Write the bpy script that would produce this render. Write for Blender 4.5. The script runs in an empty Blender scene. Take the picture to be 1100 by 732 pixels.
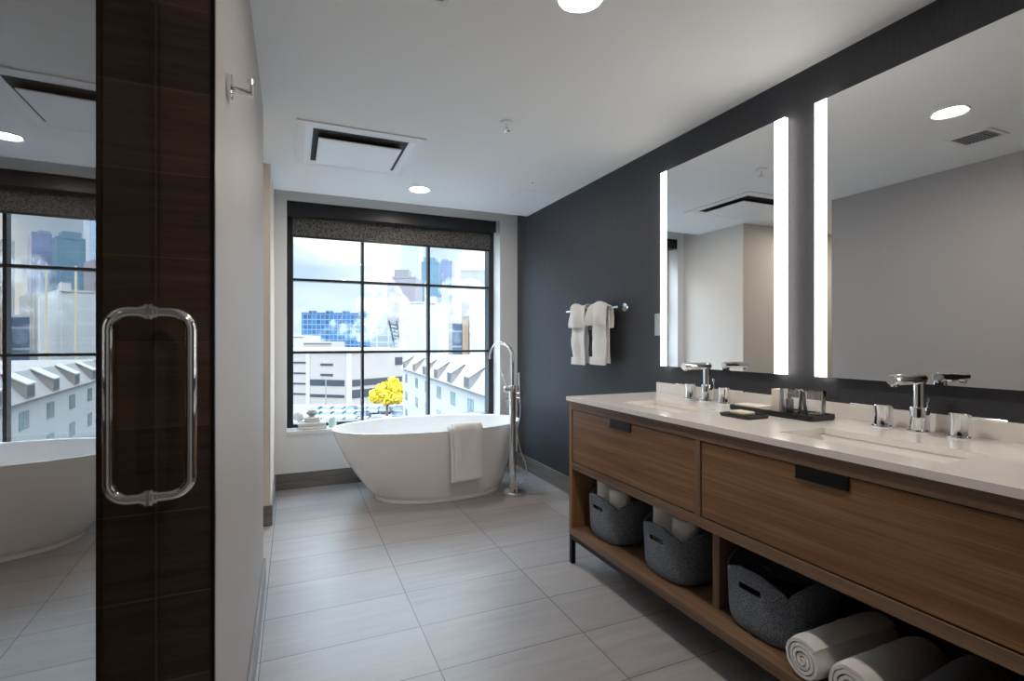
import bpy, bmesh, math, random
from mathutils import Vector, Matrix, noise
random.seed(7)
C = bpy.context.scene.collection
PI = math.pi
sin, cos = math.sin, math.cos

# ------------------------------------------------------------------ materials
def new_mat(name):
    m = bpy.data.materials.new(name); m.use_nodes = True
    nt = m.node_tree
    for n in list(nt.nodes): nt.nodes.remove(n)
    out = nt.nodes.new('ShaderNodeOutputMaterial')
    return m, nt, out

class N:
    """tiny node helper"""
    def __init__(s, nt): s.nt = nt
    def add(s, t, **kw):
        n = s.nt.nodes.new(t)
        for k, v in kw.items(): setattr(n, k, v)
        return n
    def link(s, a, b): s.nt.links.new(a, b)
    def setv(s, sock, v):
        if hasattr(v, 'is_output') or isinstance(v, bpy.types.NodeSocket): s.link(v, sock)
        else: sock.default_value = v
    def math(s, op, a, b=None, c=None, clamp=False):
        n = s.add('ShaderNodeMath', operation=op, use_clamp=clamp)
        s.setv(n.inputs[0], a)
        if b is not None: s.setv(n.inputs[1], b)
        if c is not None: s.setv(n.inputs[2], c)
        return n.outputs[0]
    def coords(s, scale=(1,1,1), loc=(0,0,0)):
        tc = s.add('ShaderNodeTexCoord'); mp = s.add('ShaderNodeMapping')
        s.link(tc.outputs['Object'], mp.inputs['Vector'])
        mp.inputs['Scale'].default_value = scale; mp.inputs['Location'].default_value = loc
        return mp.outputs[0]
    def xyz(s, v):
        n = s.add('ShaderNodeSeparateXYZ'); s.link(v, n.inputs[0]); return n.outputs
    def comb(s, x, y, z):
        n = s.add('ShaderNodeCombineXYZ')
        for i, q in enumerate((x, y, z)): s.setv(n.inputs[i], q)
        return n.outputs[0]
    def noise(s, vec, scale=5, detail=3, rough=.5, dist=0):
        n = s.add('ShaderNodeTexNoise'); s.link(vec, n.inputs['Vector'])
        n.inputs['Scale'].default_value = scale; n.inputs['Detail'].default_value = detail
        n.inputs['Roughness'].default_value = rough; n.inputs['Distortion'].default_value = dist
        return n.outputs['Fac']
    def white(s, vec):
        n = s.add('ShaderNodeTexWhiteNoise', noise_dimensions='3D'); s.link(vec, n.inputs['Vector'])
        return n.outputs['Value']
    def ramp(s, fac, stops):
        n = s.add('ShaderNodeValToRGB'); s.link(fac, n.inputs[0])
        e = n.color_ramp.elements
        while len(e) < len(stops): e.new(.5)
        for i, (p, c) in enumerate(stops):
            e[i].position = p; e[i].color = (*c, 1) if len(c) == 3 else c
        return n.outputs[0]
    def mix(s, f, a, b, blend='MIX'):
        n = s.add('ShaderNodeMix', data_type='RGBA', blend_type=blend)
        s.setv(n.inputs[0], f)
        for i, q in ((6, a), (7, b)):
            if isinstance(q, tuple): n.inputs[i].default_value = (*q[:3], 1)
            else: s.link(q, n.inputs[i])
        return n.outputs[2]
    def bump(s, h, strength=.2, dist=.01):
        n = s.add('ShaderNodeBump'); s.link(h, n.inputs['Height'])
        n.inputs['Strength'].default_value = strength; n.inputs['Distance'].default_value = dist
        return n.outputs[0]
    def bsdf(s, col, rough=.5, metal=0, spec=.5, normal=None, **kw):
        n = s.add('ShaderNodeBsdfPrincipled')
        if isinstance(col, tuple): n.inputs['Base Color'].default_value = (*col[:3], 1)
        else: s.link(col, n.inputs['Base Color'])
        s.setv(n.inputs['Roughness'], rough); n.inputs['Metallic'].default_value = metal
        n.inputs['Specular IOR Level'].default_value = spec
        if normal is not None: s.link(normal, n.inputs['Normal'])
        for k, v in kw.items(): s.setv(n.inputs[k], v)
        return n.outputs[0]

M = {}
def plain(name, col, rough=.5, metal=0, spec=.5, var=.04, nscale=30, bump=0, bdist=.002, **kw):
    m, nt, out = new_mat(name); n = N(nt)
    v = n.coords(); f = n.noise(v, nscale, 4)
    d = tuple(max(0, c*(1-var*2)) for c in col); l = tuple(min(1, c*(1+var*2)) for c in col)
    colr = n.mix(f, d, l)
    nm = n.bump(f, bump, bdist) if bump else None
    n.link(n.bsdf(colr, rough, metal, spec, nm, **kw), out.inputs[0])
    M[name] = m; return m

plain('wall_paint', (.43,.418,.418), .55, bump=.05, nscale=120, var=.008)
plain('warm_wall_paint', (.70,.655,.60), .6, bump=.05, nscale=120, var=.008)
plain('ceiling_paint', (.85,.86,.86), .7, nscale=60, var=.006)
plain('white_reveal', (.78,.78,.77), .4, var=.006)
plain('sill_stone', (.82,.82,.82), .2, var=.01)
plain('dark_bronze', (.017,.018,.020), .38, .3, var=.05)
plain('black_metal', (.010,.010,.012), .4, .6)
plain('black_resin', (.010,.010,.011), .32)
plain('acrylic', (.86,.86,.86), .12, var=.002, nscale=3)
plain('chrome', (.86,.87,.88), .045, 1, var=.005)
plain('steel_ring', (.55,.55,.55), .25, 1, var=.02)
plain('white_plastic', (.80,.80,.80), .35, var=.01)
plain('grey_plastic', (.33,.35,.37), .4, var=.02)
plain('dark_slot', (.02,.02,.02), .7)
plain('card_white', (.80,.74,.66), .6)
plain('soap', (.78,.70,.56), .5)
plain('pebble', (.36,.36,.36), .7, var=.12)
plain('sage_ceramic', (.62,.74,.70), .3)
plain('yellow_leaf', (.52,.36,.01), .7, var=.15, nscale=1.5)
plain('bark', (.10,.07,.05), .9, var=.2)
plain('asphalt', (0.151,0.151,0.154), .95, var=.08, nscale=.4)
plain('concrete', (0.246,0.211,0.191), .9, var=.03, nscale=.3)
plain('concrete_light', (0.289,0.269,0.254), .9, var=.03, nscale=.3)
plain('facade_white', (0.281,0.269,0.257), .8, var=.02, nscale=.6)
plain('roof_grey', (.15,.14,.14), .9, var=.05, nscale=.6)
plain('slate_pink', (0.183,0.160,0.148), .9, var=.05, nscale=4)
plain('dark_glass_far', (0.024,0.028,0.036), .3, var=.2, nscale=.8)
plain('glass_teal_far', (0.077,0.119,0.126), .2, var=.4, nscale=1.2)
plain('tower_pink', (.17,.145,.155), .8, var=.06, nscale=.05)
plain('rust_panel', (0.260,0.176,0.118), .8, var=.1, nscale=.2)
plain('streak_cream', (0.378,0.328,0.210), .5)
plain('hairdryer_black', (.006,.006,.008), .35)

def mk_terry(name, col, bs=.9):
    m, nt, out = new_mat(name); n = N(nt)
    v = n.coords(); a = n.noise(v, 420, 3, .7); b = n.noise(v, 38, 3)
    c = n.mix(b, tuple(x*.93 for x in col), col)
    h = n.math('ADD', a, n.math('MULTIPLY', b, .8))
    n.link(n.bsdf(c, .95, 0, .15, n.bump(h, bs, .004), **{'Sheen Weight': .25}), out.inputs[0]); M[name] = m
mk_terry('terry_white', (.92,.915,.91))
mk_terry('terry_grey', (.27,.275,.32))  # same towelling in a darker grey

def mk_felt():
    m, nt, out = new_mat('felt'); n = N(nt)
    v = n.coords(); a = n.noise(v, 260, 4, .75); b = n.noise(v, 90, 3, .7)
    c = n.ramp(a, [(.32,(.05,.058,.072)), (.50,(.14,.16,.19)), (.68,(.42,.45,.50))])
    n.link(n.bsdf(c, .95, 0, .1, n.bump(n.math('ADD', a, b), .7, .003)), out.inputs[0]); M['felt'] = m
mk_felt()

def mk_wood(name, axis, cols, scale=1.0, rough=.42, fine=1.0, spec=.35):
    """grain running along `axis`"""
    m, nt, out = new_mat(name); n = N(nt)
    s1 = [34*scale]*3; s1[axis] = 1.1*scale
    s2 = [230*scale]*3; s2[axis] = 4*scale
    s3 = [6*scale]*3; s3[axis] = .7*scale
    a = n.noise(n.coords(tuple(s1)), 1, 5, .6, .6); b = n.noise(n.coords(tuple(s2)), 1, 3, .6); c = n.noise(n.coords(tuple(s3)), 1, 2)
    f = n.math('ADD', n.math('MULTIPLY', a, .55), n.math('ADD', n.math('MULTIPLY', b, .30*fine), n.math('MULTIPLY', c, .25)))
    col = n.ramp(f, [(.36, cols[0]), (.55, cols[1]), (.74, cols[2])])
    n.link(n.bsdf(col, rough, 0, spec, n.bump(f, .12, .003)), out.inputs[0]); M[name] = m
OAK = ((.115,.054,.024), (.210,.106,.047), (.35,.200,.102))
mk_wood('oak_y', 1, OAK); mk_wood('oak_x', 0, OAK); mk_wood('oak_z', 2, OAK)
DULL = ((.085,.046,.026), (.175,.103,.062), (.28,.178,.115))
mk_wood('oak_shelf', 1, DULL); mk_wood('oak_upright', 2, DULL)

def mk_floor():
    m, nt, out = new_mat('floor_tile'); n = N(nt)
    v = n.coords(); x, y, z = n.xyz(v)
    TX, TY, X0, Y0 = .613, .3145, -.113, 2.136
    u = n.math('DIVIDE', n.math('SUBTRACT', x, X0), TX); w = n.math('DIVIDE', n.math('SUBTRACT', y, Y0), TY)
    fx = n.math('FRACT', u); fy = n.math('FRACT', w)
    ix = n.math('FLOOR', u); iy = n.math('FLOOR', w)
    def edge(f, size):
        d = n.math('MINIMUM', f, n.math('SUBTRACT', 1.0, f))
        return n.math('LESS_THAN', n.math('MULTIPLY', d, size), .0017)
    g = n.math('MAXIMUM', edge(fx, TX), edge(fy, TY))
    rnd = n.white(n.comb(ix, iy, 3.0)); rnd2 = n.white(n.comb(ix, iy, 9.0))
    sv = n.comb(n.math('ADD', n.math('MULTIPLY', x, 2.2), n.math('MULTIPLY', rnd, 40)),
                n.math('ADD', n.math('MULTIPLY', y, 26.0), n.math('MULTIPLY', rnd2, 60)), 0.0)
    st = n.noise(sv, 1.0, 5, .62, .5)
    big = n.noise(n.comb(n.math('ADD', n.math('MULTIPLY', x, 1.8), n.math('MULTIPLY', rnd, 17)), n.math('MULTIPLY', y, 5.0), 0.0), 1, 2)
    f = n.math('ADD', n.math('MULTIPLY', st, .55), n.math('ADD', n.math('MULTIPLY', big, .25), n.math('MULTIPLY', rnd, .16)))
    col = n.ramp(f, [(.28,(.27,.250,.245)), (.50,(.345,.322,.318)), (.75,(.42,.395,.39))])
    col = n.mix(g, col, (.055,.052,.050))
    hgt = n.math('SUBTRACT', n.math('MULTIPLY', st, .15), n.math('MULTIPLY', g, 1.0))
    rr = n.math('ADD', .30, n.math('MULTIPLY', st, .16))
    n.link(n.bsdf(col, rr, 0, .5, n.bump(hgt, .25, .002)), out.inputs[0]); M['floor_tile'] = m
    # same porcelain cut as skirting
    m, nt, out = new_mat('skirting_tile'); n = N(nt)
    a = n.noise(n.coords((3,3,60)), 1, 4, .6)
    n.link(n.bsdf(n.ramp(a, [(.3,(.115,.105,.098)), (.7,(.22,.205,.195))]), .38, 0, .5), out.inputs[0]); M['skirting_tile'] = m
mk_floor()

def mk_wallpaper():
    m, nt, out = new_mat('dark_wallpaper'); n = N(nt)
    a = n.noise(n.coords((1,160,9)), 1, 3, .7); b = n.noise(n.coords((1,14,200)), 1, 3, .7); c = n.noise(n.coords(), 240, 2)
    f = n.math('ADD', n.math('MULTIPLY', a, .5), n.math('ADD', n.math('MULTIPLY', b, .3), n.math('MULTIPLY', c, .2)))
    col = n.ramp(f, [(.32,(.027,.028,.033)), (.68,(.054,.057,.068))])
    n.link(n.bsdf(col, .55, 0, .35, n.bump(f, .35, .002)), out.inputs[0]); M['dark_wallpaper'] = m
mk_wallpaper()

def mk_showertile():
    m, nt, out = new_mat('wood_look_tile'); n = N(nt)
    v = n.coords(); x, y, z = n.xyz(v)
    w = n.math('DIVIDE', z, .152); iz = n.math('FLOOR', w); fz = n.math('FRACT', w)
    g = n.math('LESS_THAN', fz, .013)
    r = n.white(n.comb(1.0, 2.0, iz))
    sv = n.comb(n.math('ADD', n.math('MULTIPLY', x, 3), n.math('MULTIPLY', r, 30)), n.math('MULTIPLY', y, 3), n.math('MULTIPLY', z, 38))
    st = n.noise(sv, 1, 5, .62, .8); grain = n.noise(n.coords((12,12,260)), 1, 2)
    f = n.math('ADD', n.math('MULTIPLY', st, .6), n.math('ADD', n.math('MULTIPLY', r, .22), n.math('MULTIPLY', grain, .15)))
    col = n.ramp(f, [(.30,(.030,.016,.010)), (.52,(.075,.042,.027)), (.75,(.135,.080,.052))])
    col = n.mix(g, col, (.11,.08,.06))
    n.link(n.bsdf(col, .42, 0, .4, n.bump(st, .1, .002)), out.inputs[0]); M['wood_look_tile'] = m
mk_showertile()

def mk_quartz():
    m, nt, out = new_mat('quartz'); n = N(nt)
    a = n.noise(n.coords(), 5, 5, .6, 1.2); b = n.noise(n.coords(), 150, 2)
    col = n.mix(n.math('ADD', n.math('MULTIPLY', a, .7), n.math('MULTIPLY', b, .3)), (.82,.77,.73), (.90,.875,.85))
    n.link(n.bsdf(col, .13, 0, .5), out.inputs[0]); M['quartz'] = m
mk_quartz()

def mk_shade():
    m, nt, out = new_mat('shade_fabric'); n = N(nt)
    a = n.noise(n.coords((1,1,1)), 95, 3, .85)
    col = n.ramp(a, [(.38,(.022,.022,.023)), (.62,(.24,.235,.23))])
    n.link(n.bsdf(col, .9, 0, .1, n.bump(a, .4, .002)), out.inputs[0]); M['shade_fabric'] = m
mk_shade()

def mk_emit(name, col, strength):
    m, nt, out = new_mat(name); n = N(nt)
    e = n.add('ShaderNodeEmission'); e.inputs[0].default_value = (*col, 1); e.inputs[1].default_value = strength
    n.link(e.outputs[0], out.inputs[0]); M[name] = m
mk_emit('lamp_lens', (1,.90,.78), 170)
mk_emit('light_strip', (1,.94,.86), 4.8)

def mk_mirror():
    m, nt, out = new_mat('mirror_silver'); n = N(nt)
    n.link(n.bsdf((.84,.85,.86), .0, 1, .5), out.inputs[0]); M['mirror_silver'] = m
mk_mirror()

def mk_glass(name, tint, ior=1.5, scale=1.0, base=0.0):
    """thin clear sheet: transmitted light passes straight, the surface reflects by Fresnel"""
    m, nt, out = new_mat(name); n = N(nt)
    fr = n.add('ShaderNodeFresnel'); fr.inputs[0].default_value = ior
    t = n.add('ShaderNodeBsdfTransparent'); t.inputs[0].default_value = (*tint, 1)
    g = n.add('ShaderNodeBsdfGlossy'); g.inputs['Roughness'].default_value = 0.0; g.inputs[0].default_value = (1,1,1,1)
    mx = n.add('ShaderNodeMixShader')
    f = n.math('ADD', n.math('MULTIPLY', fr.outputs[0], scale), base, clamp=True)
    n.link(f, mx.inputs[0]); n.link(t.outputs[0], mx.inputs[1]); n.link(g.outputs[0], mx.inputs[2])
    n.link(mx.outputs[0], out.inputs[0]); M[name] = m
mk_glass('window_glass', (.97,.98,.98), 1.45, .6)
mk_glass('shower_glass', (.88,.91,.89), 1.52, .42, .005)
mk_glass('tumbler_glass', (.985,.99,.99), 1.5, .9, .03)
def mk_clear(name, tint):
    m, nt, out = new_mat(name); n = N(nt)
    t = n.add('ShaderNodeBsdfTransparent'); t.inputs[0].default_value = (*tint, 1)
    n.link(t.outputs[0], out.inputs[0]); M[name] = m
mk_clear('glass_back', (.97,.98,.97))
plain('glass_edge', (.10,.12,.10), .2, var=.02)

def mk_curtainwall(name, base, frame, sx, sz, var=.35, rough=.25, fw=.14):
    m, nt, out = new_mat(name); n = N(nt)
    v = n.coords(); x, y, z = n.xyz(v)
    h = n.math('ADD', x, y)
    u = n.math('DIVIDE', h, sx); w = n.math('DIVIDE', z, sz)
    g = n.math('MAXIMUM', n.math('LESS_THAN', n.math('FRACT', u), fw), n.math('LESS_THAN', n.math('FRACT', w), fw*1.3))
    r = n.white(n.comb(n.math('FLOOR', u), n.math('FLOOR', w), 1.0))
    big = n.noise(v, .05, 3, .6)
    rr = n.math('ADD', n.math('MULTIPLY', r, .5), n.math('MULTIPLY', big, .6))
    c = n.mix(rr, tuple(q*(1-var) for q in base), tuple(min(1, q*(1+var)) for q in base))
    c = n.mix(g, c, frame)
    n.link(n.bsdf(c, rough, 0, .5), out.inputs[0]); M[name] = m
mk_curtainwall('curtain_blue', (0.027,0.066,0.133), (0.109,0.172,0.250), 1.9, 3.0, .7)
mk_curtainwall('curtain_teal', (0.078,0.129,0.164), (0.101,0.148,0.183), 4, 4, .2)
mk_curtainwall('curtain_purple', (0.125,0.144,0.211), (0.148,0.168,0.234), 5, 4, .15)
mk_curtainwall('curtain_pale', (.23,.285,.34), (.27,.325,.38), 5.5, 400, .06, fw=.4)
mk_curtainwall('block_beige', (0.234,0.215,0.199), (0.257,0.238,0.222), 5, 4, .06, .8)
mk_curtainwall('block_white', (0.312,0.300,0.289), (0.335,0.324,0.312), 7, 5, .04, .8)
mk_curtainwall('block_grey', (0.189,0.202,0.210), (0.277,0.277,0.273), 3, 3.4, .3, .6)
mk_curtainwall('block_navy', (0.048,0.072,0.112), (0.220,0.232,0.248), 4, 6, .2, .4, .08)

def mk_steam():
    m, nt, out = new_mat('steam'); n = N(nt)
    v = n.coords(); a = n.noise(v, .11, 5, .62)
    d = n.math('MULTIPLY', n.math('SUBTRACT', a, .46, clamp=True), .62)
    p = n.add('ShaderNodeVolumeScatter'); p.inputs['Color'].default_value = (.99,.99,1,1); n.link(d, p.inputs['Density']); p.inputs['Anisotropy'].default_value = .2
    n.link(p.outputs[0], out.inputs['Volume']); M['steam'] = m
mk_steam()

# ------------------------------------------------------------------ mesh builder
class MB:
    def __init__(s): s.v = []; s.f = []; s.mi = []; s.cur = 0
    def add(s, vs, fs):
        o = len(s.v); s.v += [Vector(p) for p in vs]; s.f += [tuple(i+o for i in f) for f in fs]; s.mi += [s.cur]*len(fs); return s
    def box(s, a, b):
        x0,y0,z0 = a; x1,y1,z1 = b
        vs = [(x0,y0,z0),(x1,y0,z0),(x1,y1,z0),(x0,y1,z0),(x0,y0,z1),(x1,y0,z1),(x1,y1,z1),(x0,y1,z1)]
        return s.add(vs, [(0,3,2,1),(4,5,6,7),(0,1,5,4),(1,2,6,5),(2,3,7,6),(3,0,4,7)])
    def prism(s, poly, z0, z1):
        n = len(poly)
        vs = [(x,y,z0) for x,y in poly] + [(x,y,z1) for x,y in poly]
        return s.add(vs, [tuple(range(n-1,-1,-1)), tuple(range(n,2*n))] + [(i,(i+1)%n,n+(i+1)%n,n+i) for i in range(n)])
    def lathe(s, prof, c=(0,0,0), seg=32, axis='z', closed=False):
        c = Vector(c); rings = []
        vs = []; fs = []
        for r, h in prof:
            for k in range(seg):
                a = 2*PI*k/seg
                p = {'z': (r*cos(a), r*sin(a), h), 'x': (h, r*cos(a), r*sin(a)), 'y': (r*sin(a), h, r*cos(a))}[axis]
                vs.append(c+Vector(p))
        n = len(prof)
        for i in range(n-1):
            for k in range(seg):
                k2 = (k+1) % seg
                fs.append((i*seg+k, i*seg+k2, (i+1)*seg+k2, (i+1)*seg+k))
        if closed:
            for k in range(seg):
                k2 = (k+1) % seg
                fs.append(((n-1)*seg+k, (n-1)*seg+k2, k2, k))
        else:
            if prof[0][0] > 1e-6: fs.append(tuple(range(seg-1,-1,-1)))
            if prof[-1][0] > 1e-6: fs.append(tuple((n-1)*seg+k for k in range(seg)))
        return s.add(vs, fs)
    def tube(s, pts, r, seg=12, cap=True):
        pts = [Vector(p) for p in pts]; n = len(pts)
        rr = r if isinstance(r, (list, tuple)) else [r]*n
        vs = []; fs = []
        t0 = (pts[1]-pts[0]).normalized()
        up = Vector((0,0,1)) if abs(t0.z) < .9 else Vector((1,0,0))
        nrm = (up - t0*up.dot(t0)).normalized()
        for i in range(n):
            t = (pts[min(i+1,n-1)]-pts[max(i-1,0)]).normalized()
            nrm = (nrm - t*nrm.dot(t)).normalized(); bn = t.cross(nrm)
            for k in range(seg):
                a = 2*PI*k/seg; vs.append(pts[i] + (nrm*cos(a)+bn*sin(a))*rr[i])
        for i in range(n-1):
            for k in range(seg):
                k2 = (k+1) % seg; fs.append((i*seg+k, i*seg+k2, (i+1)*seg+k2, (i+1)*seg+k))
        if cap: fs += [tuple(range(seg-1,-1,-1)), tuple((n-1)*seg+k for k in range(seg))]
        return s.add(vs, fs)
    def grid(s, rows, closed_u=False, closed_v=False):
        n = len(rows); m = len(rows[0]); vs = [p for r in rows for p in r]; fs = []
        for i in range(n if closed_u else n-1):
            for k in range(m if closed_v else m-1):
                i2 = (i+1) % n; k2 = (k+1) % m
                fs.append((i*m+k, i*m+k2, i2*m+k2, i2*m+k))
        return s.add(vs, fs)
    def merge(s, o):
        k = len(s.v); s.v += o.v; s.f += [tuple(i+k for i in f) for f in o.f]; s.mi += o.mi; return s

ORG = {}
def link(o): C.objects.link(o)
def put(name, mb, mat, parent=None, smooth=False, bevel=0, seg=2, mods=None, org=None, clean=False):
    me = bpy.data.meshes.new(name)
    if parent is not None: base = ORG[parent.name]
    elif org is not None: base = Vector(org)
    else:
        xs = [v.x for v in mb.v]; ys = [v.y for v in mb.v]; zs = [v.z for v in mb.v]
        base = Vector(((min(xs)+max(xs))/2, (min(ys)+max(ys))/2, min(zs)))
    me.from_pydata([tuple(v-base) for v in mb.v], [], mb.f)
    mats = mat if isinstance(mat, (list, tuple)) else [mat]
    for q in mats: me.materials.append(M[q])
    if len(mats) > 1:
        for p, i in zip(me.polygons, mb.mi): p.material_index = i
    bm = bmesh.new(); bm.from_mesh(me)
    if clean: bmesh.ops.remove_doubles(bm, verts=bm.verts, dist=1e-5)
    bmesh.ops.recalc_face_normals(bm, faces=bm.faces); bm.to_mesh(me); bm.free()
    if smooth:
        for p in me.polygons: p.use_smooth = True
    o = bpy.data.objects.new(name, me); link(o)
    if parent is not None: o.parent = parent
    else: o.location = base
    ORG[o.name] = base.copy()
    if bevel:
        b = o.modifiers.new('bevel', 'BEVEL'); b.width = bevel; b.segments = seg; b.limit_method = 'ANGLE'; b.angle_limit = math.radians(35)
    if smooth:
        try: me.set_sharp_from_angle(angle=math.radians(38))
        except Exception: pass
    return o
def thing(name, loc, label, cat, group=None):
    o = bpy.data.objects.new(name, None); link(o); o.location = loc; o.empty_display_size = .1
    ORG[o.name] = Vector(loc); tag(o, label, cat, group); return o
def tag(o, label, cat, group=None, kind=None):
    o['label'] = label; o['category'] = cat
    if group: o['group'] = group
    if kind: o['kind'] = kind
    return o
def struct(o, label=None):
    o['kind'] = 'structure'
    if label: o['label'] = label
    return o
def dup(root, delta, label=None):
    r = root.copy(); link(r); r.location = root.location + Vector(delta)
    if label: r['label'] = label
    for ch in [q for q in bpy.data.objects if q.parent == root]:
        c = ch.copy(); link(c); c.parent = r
        for g in [q for q in bpy.data.objects if q.parent == ch]:
            d = g.copy(); link(d); d.parent = c
    return r
def arc(c, r, a0, a1, n, u, v):
    c = Vector(c); u = Vector(u); v = Vector(v)
    return [c + u*(r*cos(a0+(a1-a0)*i/n)) + v*(r*sin(a0+(a1-a0)*i/n)) for i in range(n+1)]

# ------------------------------------------------------------------ camera
H = 1.22; F = 543.7; YAW = .4089
cam = bpy.data.cameras.new('camera'); co = bpy.data.objects.new('camera', cam); link(co)
co.location = (0,0,H); co.rotation_euler = (PI/2, 0, -YAW)
cam.sensor_width = 36; cam.lens = F/1100*36; cam.clip_start = .02; cam.clip_end = 3000
bpy.context.scene.camera = co

# ------------------------------------------------------------------ room shell
XR = 2.02; XL = -.135; YB = 4.53; ZC = 2.385; YN = 1.08; YE = 2.80; YJ = 3.70; YS = 4.30
WX0, WX1, WZ0, WZ1 = -.045, 1.836, .475, 2.37
b = MB().box((-1.6,-1.5,-.06), (XR+.05, YB+.02, 0)); struct(put('floor', b, 'floor_tile', org=(0,0,0)))
b = MB().box((-1.6,-1.5,ZC), (XR+.05, YS, ZC+.30)); b.box((-1.6,YS,2.62),(XR+.05,YB+.02,2.70)); struct(put('ceiling', b, 'ceiling_paint', org=(0,0,0)))
b = MB().box((XR,-1.5,0), (XR+.15, YB+.40, 2.69)); struct(put('wall_right', b, 'dark_wallpaper', org=(0,0,0)))
# back wall with its opening and deep reveal
b = MB()
YO = 4.86
b.box((-1.6,YB,0),(WX0,YO,2.69)); b.box((WX1,YB,0),(XR,YO,2.69)); b.box((WX0,YB,0),(WX1,YO,WZ0-.03)); b.box((WX0,YB,WZ1),(WX1,YO,2.69))
struct(put('wall_back', b, 'white_reveal', org=(0,0,0)))
b = MB().box((XL-.12,YN+.012,0),(XL,YE,ZC)); struct(put('wall_left', b, 'wall_paint', org=(0,0,0)))
b = MB().box((-1.6,YJ,0),(XL,YB,2.62)); struct(put('wall_left_recess', b, 'warm_wall_paint', org=(0,0,0)))
b = MB().box((-1.75,-1.5,0),(-1.6,YB,2.69)); struct(put('wall_alcove', b, 'warm_wall_paint', org=(0,0,0)))
b = MB().box((-1.6,-1.65,0),(XR+.15,-1.5,2.69)); struct(put('wall_front', b, 'wall_paint', org=(0,0,0)))
# wall between shower and alcove, clad with wood-look tile on the shower side
b = MB().box((-1.6,YN+.012,0),(XL-.12,YN+.13,ZC)); struct(put('wall_shower_back', b, 'wall_paint', org=(0,0,0)))
b = MB().box((-1.6,YN,0),(XL,YN+.012,ZC)); struct(put('trim_1', b, 'wood_look_tile', org=(0,0,0)), 'dark brown wood-look tile cladding on the shower end wall')
b = MB().box((-1.6,-.60,0),(XL,-.50,ZC)); struct(put('wall_shower_front', b, 'wood_look_tile', org=(0,0,0)))
b = MB().box((-1.598,-.50,0),(-1.585,YN,ZC)); struct(put('wall_shower_left', b, 'wood_look_tile', org=(0,0,0)))
b = MB().box((XL-.004,YN-.004,0),(XL+.003,YN+.012,ZC)); struct(put('trim_2', b, 'black_metal', org=(0,0,0)), 'slim black metal corner trim where brown tile meets white wall')
# skirting
SK = .132
b = MB()
b.box((XR-.012,-1.5,0),(XR,YB-.0,SK)); struct(put('baseboard_right', b, 'skirting_tile', bevel=.002, org=(0,0,0)))
b = MB().box((XL+.0,YB-.012,0),(XR-.012,YB,SK)); struct(put('baseboard_back', b, 'skirting_tile', bevel=.002, org=(0,0,0)))
b = MB().box((XL,YN+.013,0),(XL+.012,YE+.0,SK)); b.box((XL-.12,YE,0),(XL+.012,YE+.012,SK)); struct(put('baseboard_left', b, 'skirting_tile', bevel=.002, org=(0,0,0)))
b = MB().box((-1.6,YJ-.012,0),(XL+.012,YJ,SK)); b.box((XL,YJ,0),(XL+.012,YB-.012,SK)); struct(put('baseboard_recess', b, 'skirting_tile', bevel=.002, org=(0,0,0)))

# ------------------------------------------------------------------ window
win = bpy.data.objects.new('window_1', None); link(win); win.location = (.895, 4.79, WZ0); ORG['window_1'] = Vector(win.location); struct(win)
FI = .050; YW0, YW1 = 4.70, 4.82
b = MB()
b.box((WX0,YW0,WZ0),(WX0+FI,YW1,WZ1)); b.box((WX1-FI,YW0,WZ0),(WX1,YW1,WZ1)); b.box((WX0+FI,YW0,WZ0),(WX1-FI,YW1,WZ0+.028)); b.box((WX0+FI,YW0,WZ1-.05),(WX1-FI,YW1,WZ1))
put('window_frame', b, 'dark_bronze', win, bevel=.003)
bx = (.580, 1.187); bz = (1.117, 1.744); bw = .011
for x in bx: put('glazing_bar', MB().box((x-bw,YW0+.02,WZ0+.028),(x+bw,YW1-.02,WZ1-.05)), 'dark_bronze', win, bevel=.002)
for z in bz: put('glazing_bar', MB().box((WX0+FI,YW0+.018,z-bw),(WX1-FI,YW1-.022,z+bw)), 'dark_bronze', win, bevel=.002)
xs = [WX0+FI, bx[0]-bw, bx[0]+bw, bx[1]-bw, bx[1]+bw, WX1-FI]; zs = [WZ0+.028, bz[0]-bw, bz[0]+bw, bz[1]-bw, bz[1]+bw, WZ1-.05]
for i in range(3):
    for j in range(3):
        y = YW0+.052
        b = MB().add([(xs[2*i],y,zs[2*j]),(xs[2*i+1],y,zs[2*j]),(xs[2*i+1],y,zs[2*j+1]),(xs[2*i],y,zs[2*j+1])], [(0,1,2,3)])
        b.cur = 1; y += .006
        b.add([(xs[2*i],y,zs[2*j]),(xs[2*i+1],y,zs[2*j]),(xs[2*i+1],y,zs[2*j+1]),(xs[2*i],y,zs[2*j+1])], [(3,2,1,0)])
        put('pane', b, ['window_glass','glass_back'], win)
b = MB().box((WX0,YB-.012,WZ0-.03),(WX1,YW0+.02,WZ0)); struct(put('window_sill', b, 'sill_stone', bevel=.003, org=(0,0,0)), 'white stone window sill')

rb = thing('roller_blind', (.9,4.62,2.10), 'charcoal roller blind, partly lowered across the top of the city window', 'blind')
put('cassette', MB().box((WX0+.003,YB+.004,2.262),(WX1-.038,YB+.125,WZ1-.002)), 'dark_bronze', rb, bevel=.003)
put('blind_fabric', MB().box((WX0+.045,YW0-.045,2.112),(WX1-FI-.004,YW0-.042,2.30)), 'shade_fabric', rb)
put('hem_bar', MB().box((WX0+.045,YW0-.050,2.094),(WX1-FI-.004,YW0-.037,2.112)), 'dark_bronze', rb, bevel=.002)

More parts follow.
